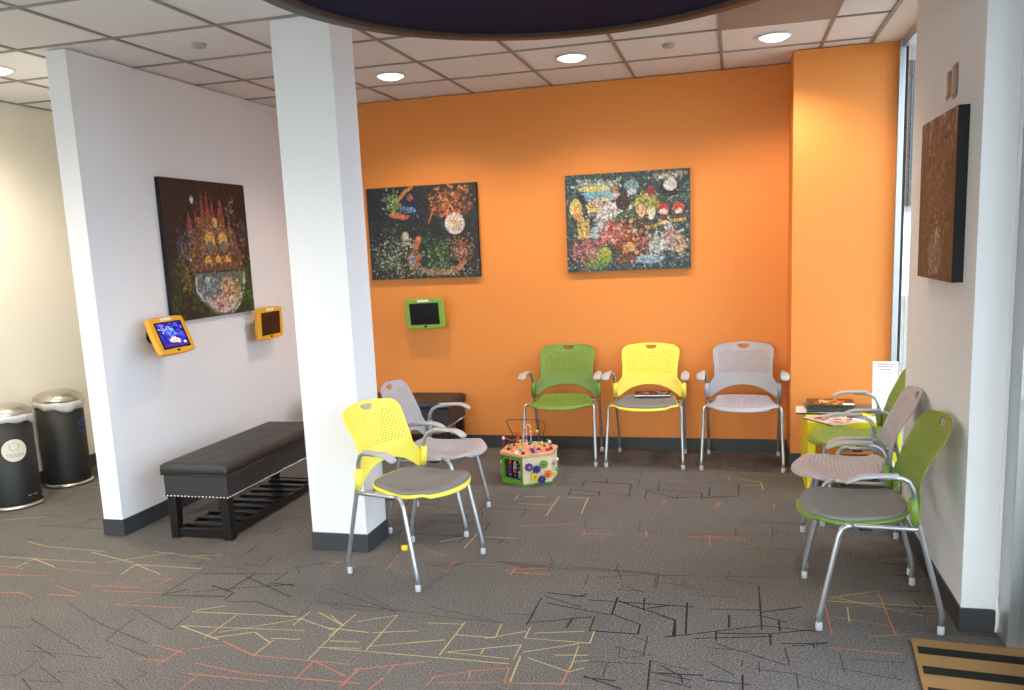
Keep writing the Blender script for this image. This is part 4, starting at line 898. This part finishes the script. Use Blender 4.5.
# ------------------------------------------------------------------ yellow table with magazines
TX0, TX1, TY0, TY1, TZ = .437, .965, 5.28, 5.80, .455
t = thing('side_table', 'bright yellow open-sided side table between the green chair and the orange projection', 'table', ((TX0+TX1)/2, (TY0+TY1)/2, 0))
w, d = (TX1-TX0)/2, (TY1-TY0)/2
b = MB(); b.box(-w, w, -d, d, TZ-.05, TZ); b.build('tabletop', M['ylac'], t, bevel=.003)
for s in (-1, 1):
    b = MB(); b.box(s*w-(.045 if s > 0 else 0), s*w+(.045 if s < 0 else 0), -d, d, 0, TZ-.0501); b.build('side_panel', M['ylac'], t, bevel=.003)
def magazine(label, x, y, z, rz, w, h, th, cover, patches, group, curl=0, tiltx=0):
    t = thing('magazine', label, 'magazine', (x, y, z), rz, group)
    t.rotation_euler.x = tiltx
    n = 13
    def zz(q): return curl*q*q
    b = MB()     # page block
    for (a, c, z0, z1, m_, nm) in ((.99, .985, .001, th-.001, M['paper'], 'pages'),):
        vs = []
        for i in range(n):
            q = -1+2*i/(n-1); vs += [(q*w/2*a, -h/2*c, z0+zz(q)), (q*w/2*a, h/2*c, z0+zz(q)), (q*w/2*a, h/2*c, z1+zz(q)), (q*w/2*a, -h/2*c, z1+zz(q))]
        fs = [(0,1,2,3), tuple((n-1)*4+k for k in (3,2,1,0))]+[(i*4+k, (i+1)*4+k, (i+1)*4+(k+1) % 4, i*4+(k+1) % 4) for i in range(n-1) for k in range(4)]
        b.add(vs, fs)
    b.build('pages', M['paper'], t)
    p = Paint(36, 46, cover, int(abs(x*1000+z*10000)) % 1000)
    for q in patches: getattr(p, q[0])(*q[1:])
    nx, ny = p.w, p.h
    vs = [(-w/2+w*i/(nx-1), h/2-h*j/(ny-1), th+.0004+zz(-1+2*i/(nx-1))) for j in range(ny) for i in range(nx)]
    fs = [(j*nx+i, (j+1)*nx+i, (j+1)*nx+i+1, j*nx+i+1) for j in range(ny-1) for i in range(nx-1)]
    b = MB(); b.add(vs, fs, 0, True); o = b.build('front_cover', M['cover'], t)
    at = o.data.attributes.new('paint', 'FLOAT_COLOR', 'POINT'); c = np.ones((nx*ny, 4), dtype=np.float32); c[:, :3] = np.clip(p.a.reshape(-1,3), 0, 1)**2.2
    at.data.foreach_set('color', c.ravel())
    b = MB(); b.box(-w/2-.0006, -w/2+.0006, -h/2, h/2, zz(1), th+zz(1)); b.build('spine', M['spine'], t)
    return t
M['cover'] = vcol_mat('glossy_cover', .25); M['spine'] = mat('dark_spine', srgb(44,56,46), .4)
GM = 'magazines on the yellow table'
pk = lambda n, cs: ('scat', n, .1, .9, .15, .9, cs, .03, .1)
z = TZ+.0005
magazine('white magazine at the bottom of the pile on the yellow table, poking out left', .53, 5.60, z, 1.5, .21, .28, .012, (232,232,228), [pk(10, [(200,200,196)])], GM); z += .0135
magazine('grey-green magazine under the cookery magazine on the yellow table', .585, 5.62, z, 1.62, .22, .29, .016, (92,104,96), [pk(12, [(60,70,64)])], GM); z += .0175
magazine('dark green magazine second from top of the pile on the yellow table', .595, 5.62, z, 1.52, .22, .285, .014, (40,64,48), [pk(12, [(30,44,36)])], GM); z += .0155
magazine('dark magazine with an orange food picture on top of the pile', .60, 5.63, z, 1.55, .215, .28, .012, (34,26,24), [('ell',.5,.5,.3,.3,(190,110,60)), pk(40, [(220,150,80),(240,220,190),(130,50,30),(60,30,24)]), ('rect',0,.3,.75,1,(230,230,226)), ('rect',0,1,0,.12,(30,30,30))], GM)
magazine('pale magazine lying beside the pile at the right of the yellow table', .76, 5.68, TZ+.0005, 1.5, .16, .25, .01, (226,230,230), [pk(16, [(120,130,120),(190,200,206),(60,90,60)])], GM)
magazine('grey magazine on the pale one beside the pile of magazines', .775, 5.66, TZ+.0115, 1.65, .18, .24, .008, (84,90,88), [pk(8, [(60,66,64)])], GM)
magazine('red and cream magazine hanging over the front corner of the yellow table', .575, 5.33, TZ+.0008, .62, .21, .27, .006, (206,176,164), [('ell',.45,.3,.3,.16,(176,64,56)), pk(26, [(232,220,210),(190,90,84),(150,60,56),(222,190,170)])], GM)
magazine('folded white and green leaflet at the front edge of the yellow table', .80, 5.36, TZ+.0008, .2, .2, .12, .005, (220,224,214), [pk(10, [(120,150,90),(190,190,180)])], GM)
magazine('open dark magazine with pictures lying on the yellow chair seat', -.575, 6.10, .475, .04, .26, .16, .010, (50,44,42), [pk(40, [(206,180,160),(150,60,50),(230,226,220),(40,36,36)])], None)
# brochure stand
t = thing('brochure_stand', 'tall white brochure stand on the yellow table beside the window', 'brochure holder', (.905, 5.50, TZ), -.1)
b = MB(); b.box(-.073, .073, -.006, 0, 0, .335, 0, Matrix.Rotation(-.12, 4, 'X')); b.build('sheet', M['paper'], t)
b = MB(); b.box(-.075, .075, -.05, .07, 0, .003); b.box(-.075, .075, -.05, -.047, 0, .04); b.build('holder_foot', M['acrylic'], t)
b = MB()
for k, (x0, x1, z) in enumerate(((-.05, .05, .318), (-.052, .04, .302), (-.03, .03, .286))): b.box(x0, x1, -.0068, -.006, z-.004, z+.004, 0, Matrix.Rotation(-.12, 4, 'X'))
b.build('printed_lines', M['pinkink'] if 'pinkink' in M else M.setdefault('pinkink', mat('faded_print', srgb(190,160,160), .7)), t)

# ------------------------------------------------------------------ doormat
t = thing('doormat', 'tan coir doormat with black stripes at the entrance on the right', 'doormat', (.668, 3.345, 0), -.085)
# rotated a little: edges run along x; origin is the far left corner
b = MB(); b.box(0, .98, -.62, 0, .0015, .012); base_ = b.build('mat_pile', M['mat_tan'], t, bevel=.003)
for k in range(4):
    y1 = -.072-.156*k; 
    b = MB(); b.box(.015, .98-.012, y1-.058, y1, .012, .0135); b.build('stripe', M['mat_blk'], t)
# ------------------------------------------------------------------ light, sky, camera
W = bpy.data.worlds.new('sky'); S.world = W; W.use_nodes = True
nt = W.node_tree; bg = nt.nodes['Background']
tc = nt.nodes.new('ShaderNodeTexCoord'); sp = nt.nodes.new('ShaderNodeSeparateXYZ'); r = nt.nodes.new('ShaderNodeValToRGB')
r.color_ramp.elements[0].position = .0; r.color_ramp.elements[0].color = (1, .985, .96, 1)
r.color_ramp.elements[1].position = .7; r.color_ramp.elements[1].color = (.70, .83, 1, 1)
nt.links.new(tc.outputs['Generated'], sp.inputs[0]); nt.links.new(sp.outputs['Z'], r.inputs[0]); mr = nt.nodes.new('ShaderNodeMapRange'); mr.inputs[1].default_value = 0; mr.inputs[2].default_value = .8
mx = nt.nodes.new('ShaderNodeMix'); mx.data_type = 'RGBA'; mx.inputs[7].default_value = (.74, .86, 1.08, 1)     # bluer sky on the side away from the sun
nt.links.new(sp.outputs['X'], mr.inputs[0]); nt.links.new(mr.outputs[0], mx.inputs[0]); nt.links.new(r.outputs[0], mx.inputs[6]); nt.links.new(mx.outputs[2], bg.inputs['Color'])
bg.inputs['Strength'].default_value = SKY
su = bpy.data.lights.new('sun', 'SUN'); su.energy = SUN; su.angle = .01; su.color = (1, .95, .87)
so = bpy.data.objects.new('sun', su); COL.objects.link(so); so.location = (6, -6, 12)
so.rotation_euler = Vector((.10, 1.05, -1)).to_track_quat('-Z', 'Y').to_euler()
def portal(name, loc, rot, sx, sy):
    la = bpy.data.lights.new(name, 'AREA'); la.shape = 'RECTANGLE'; la.size = sx; la.size_y = sy; la.cycles.is_portal = True
    o = bpy.data.objects.new(name, la); COL.objects.link(o); o.location = loc; o.rotation_euler = rot
portal('daylight_portal_front', (-2, REAR-.12, 1.2), (PI/2, 0, PI), 6.2, 2.2)
portal('daylight_portal_side', (1.14, .55, 1.38), (PI/2, 0, -PI/2), 5.6, 2.6)
portal('daylight_portal_window', (1.14, 5.3, 1.38), (PI/2, 0, -PI/2), 1.2, 2.6)

cam = bpy.data.cameras.new('camera'); co = bpy.data.objects.new('camera', cam); COL.objects.link(co); S.camera = co
cam.sensor_width = 36; cam.sensor_fit = 'HORIZONTAL'; cam.lens = 29.3969; cam.shift_y = 39/1024; cam.clip_start = .05
rt, up, fw = Vector((0.966588, 0.252598, -0.043609)), Vector((0.000914, 0.166725, 0.986003)), Vector((-0.256333, 0.953098, -0.160924))
m = Matrix((rt, up, -fw)).transposed().to_4x4(); m.translation = (0, 0, 1.58324); co.matrix_world = m

vs = S.view_settings; vs.view_transform = 'Standard'; vs.look = 'None'; vs.gamma = 1; vs.use_curve_mapping = False; vs.exposure = EXPO
S.cycles.use_denoising = True; S.cycles.max_bounces = 10; S.cycles.diffuse_bounces = 5; S.cycles.transparent_max_bounces = 16; S.cycles.sample_clamp_indirect = 6
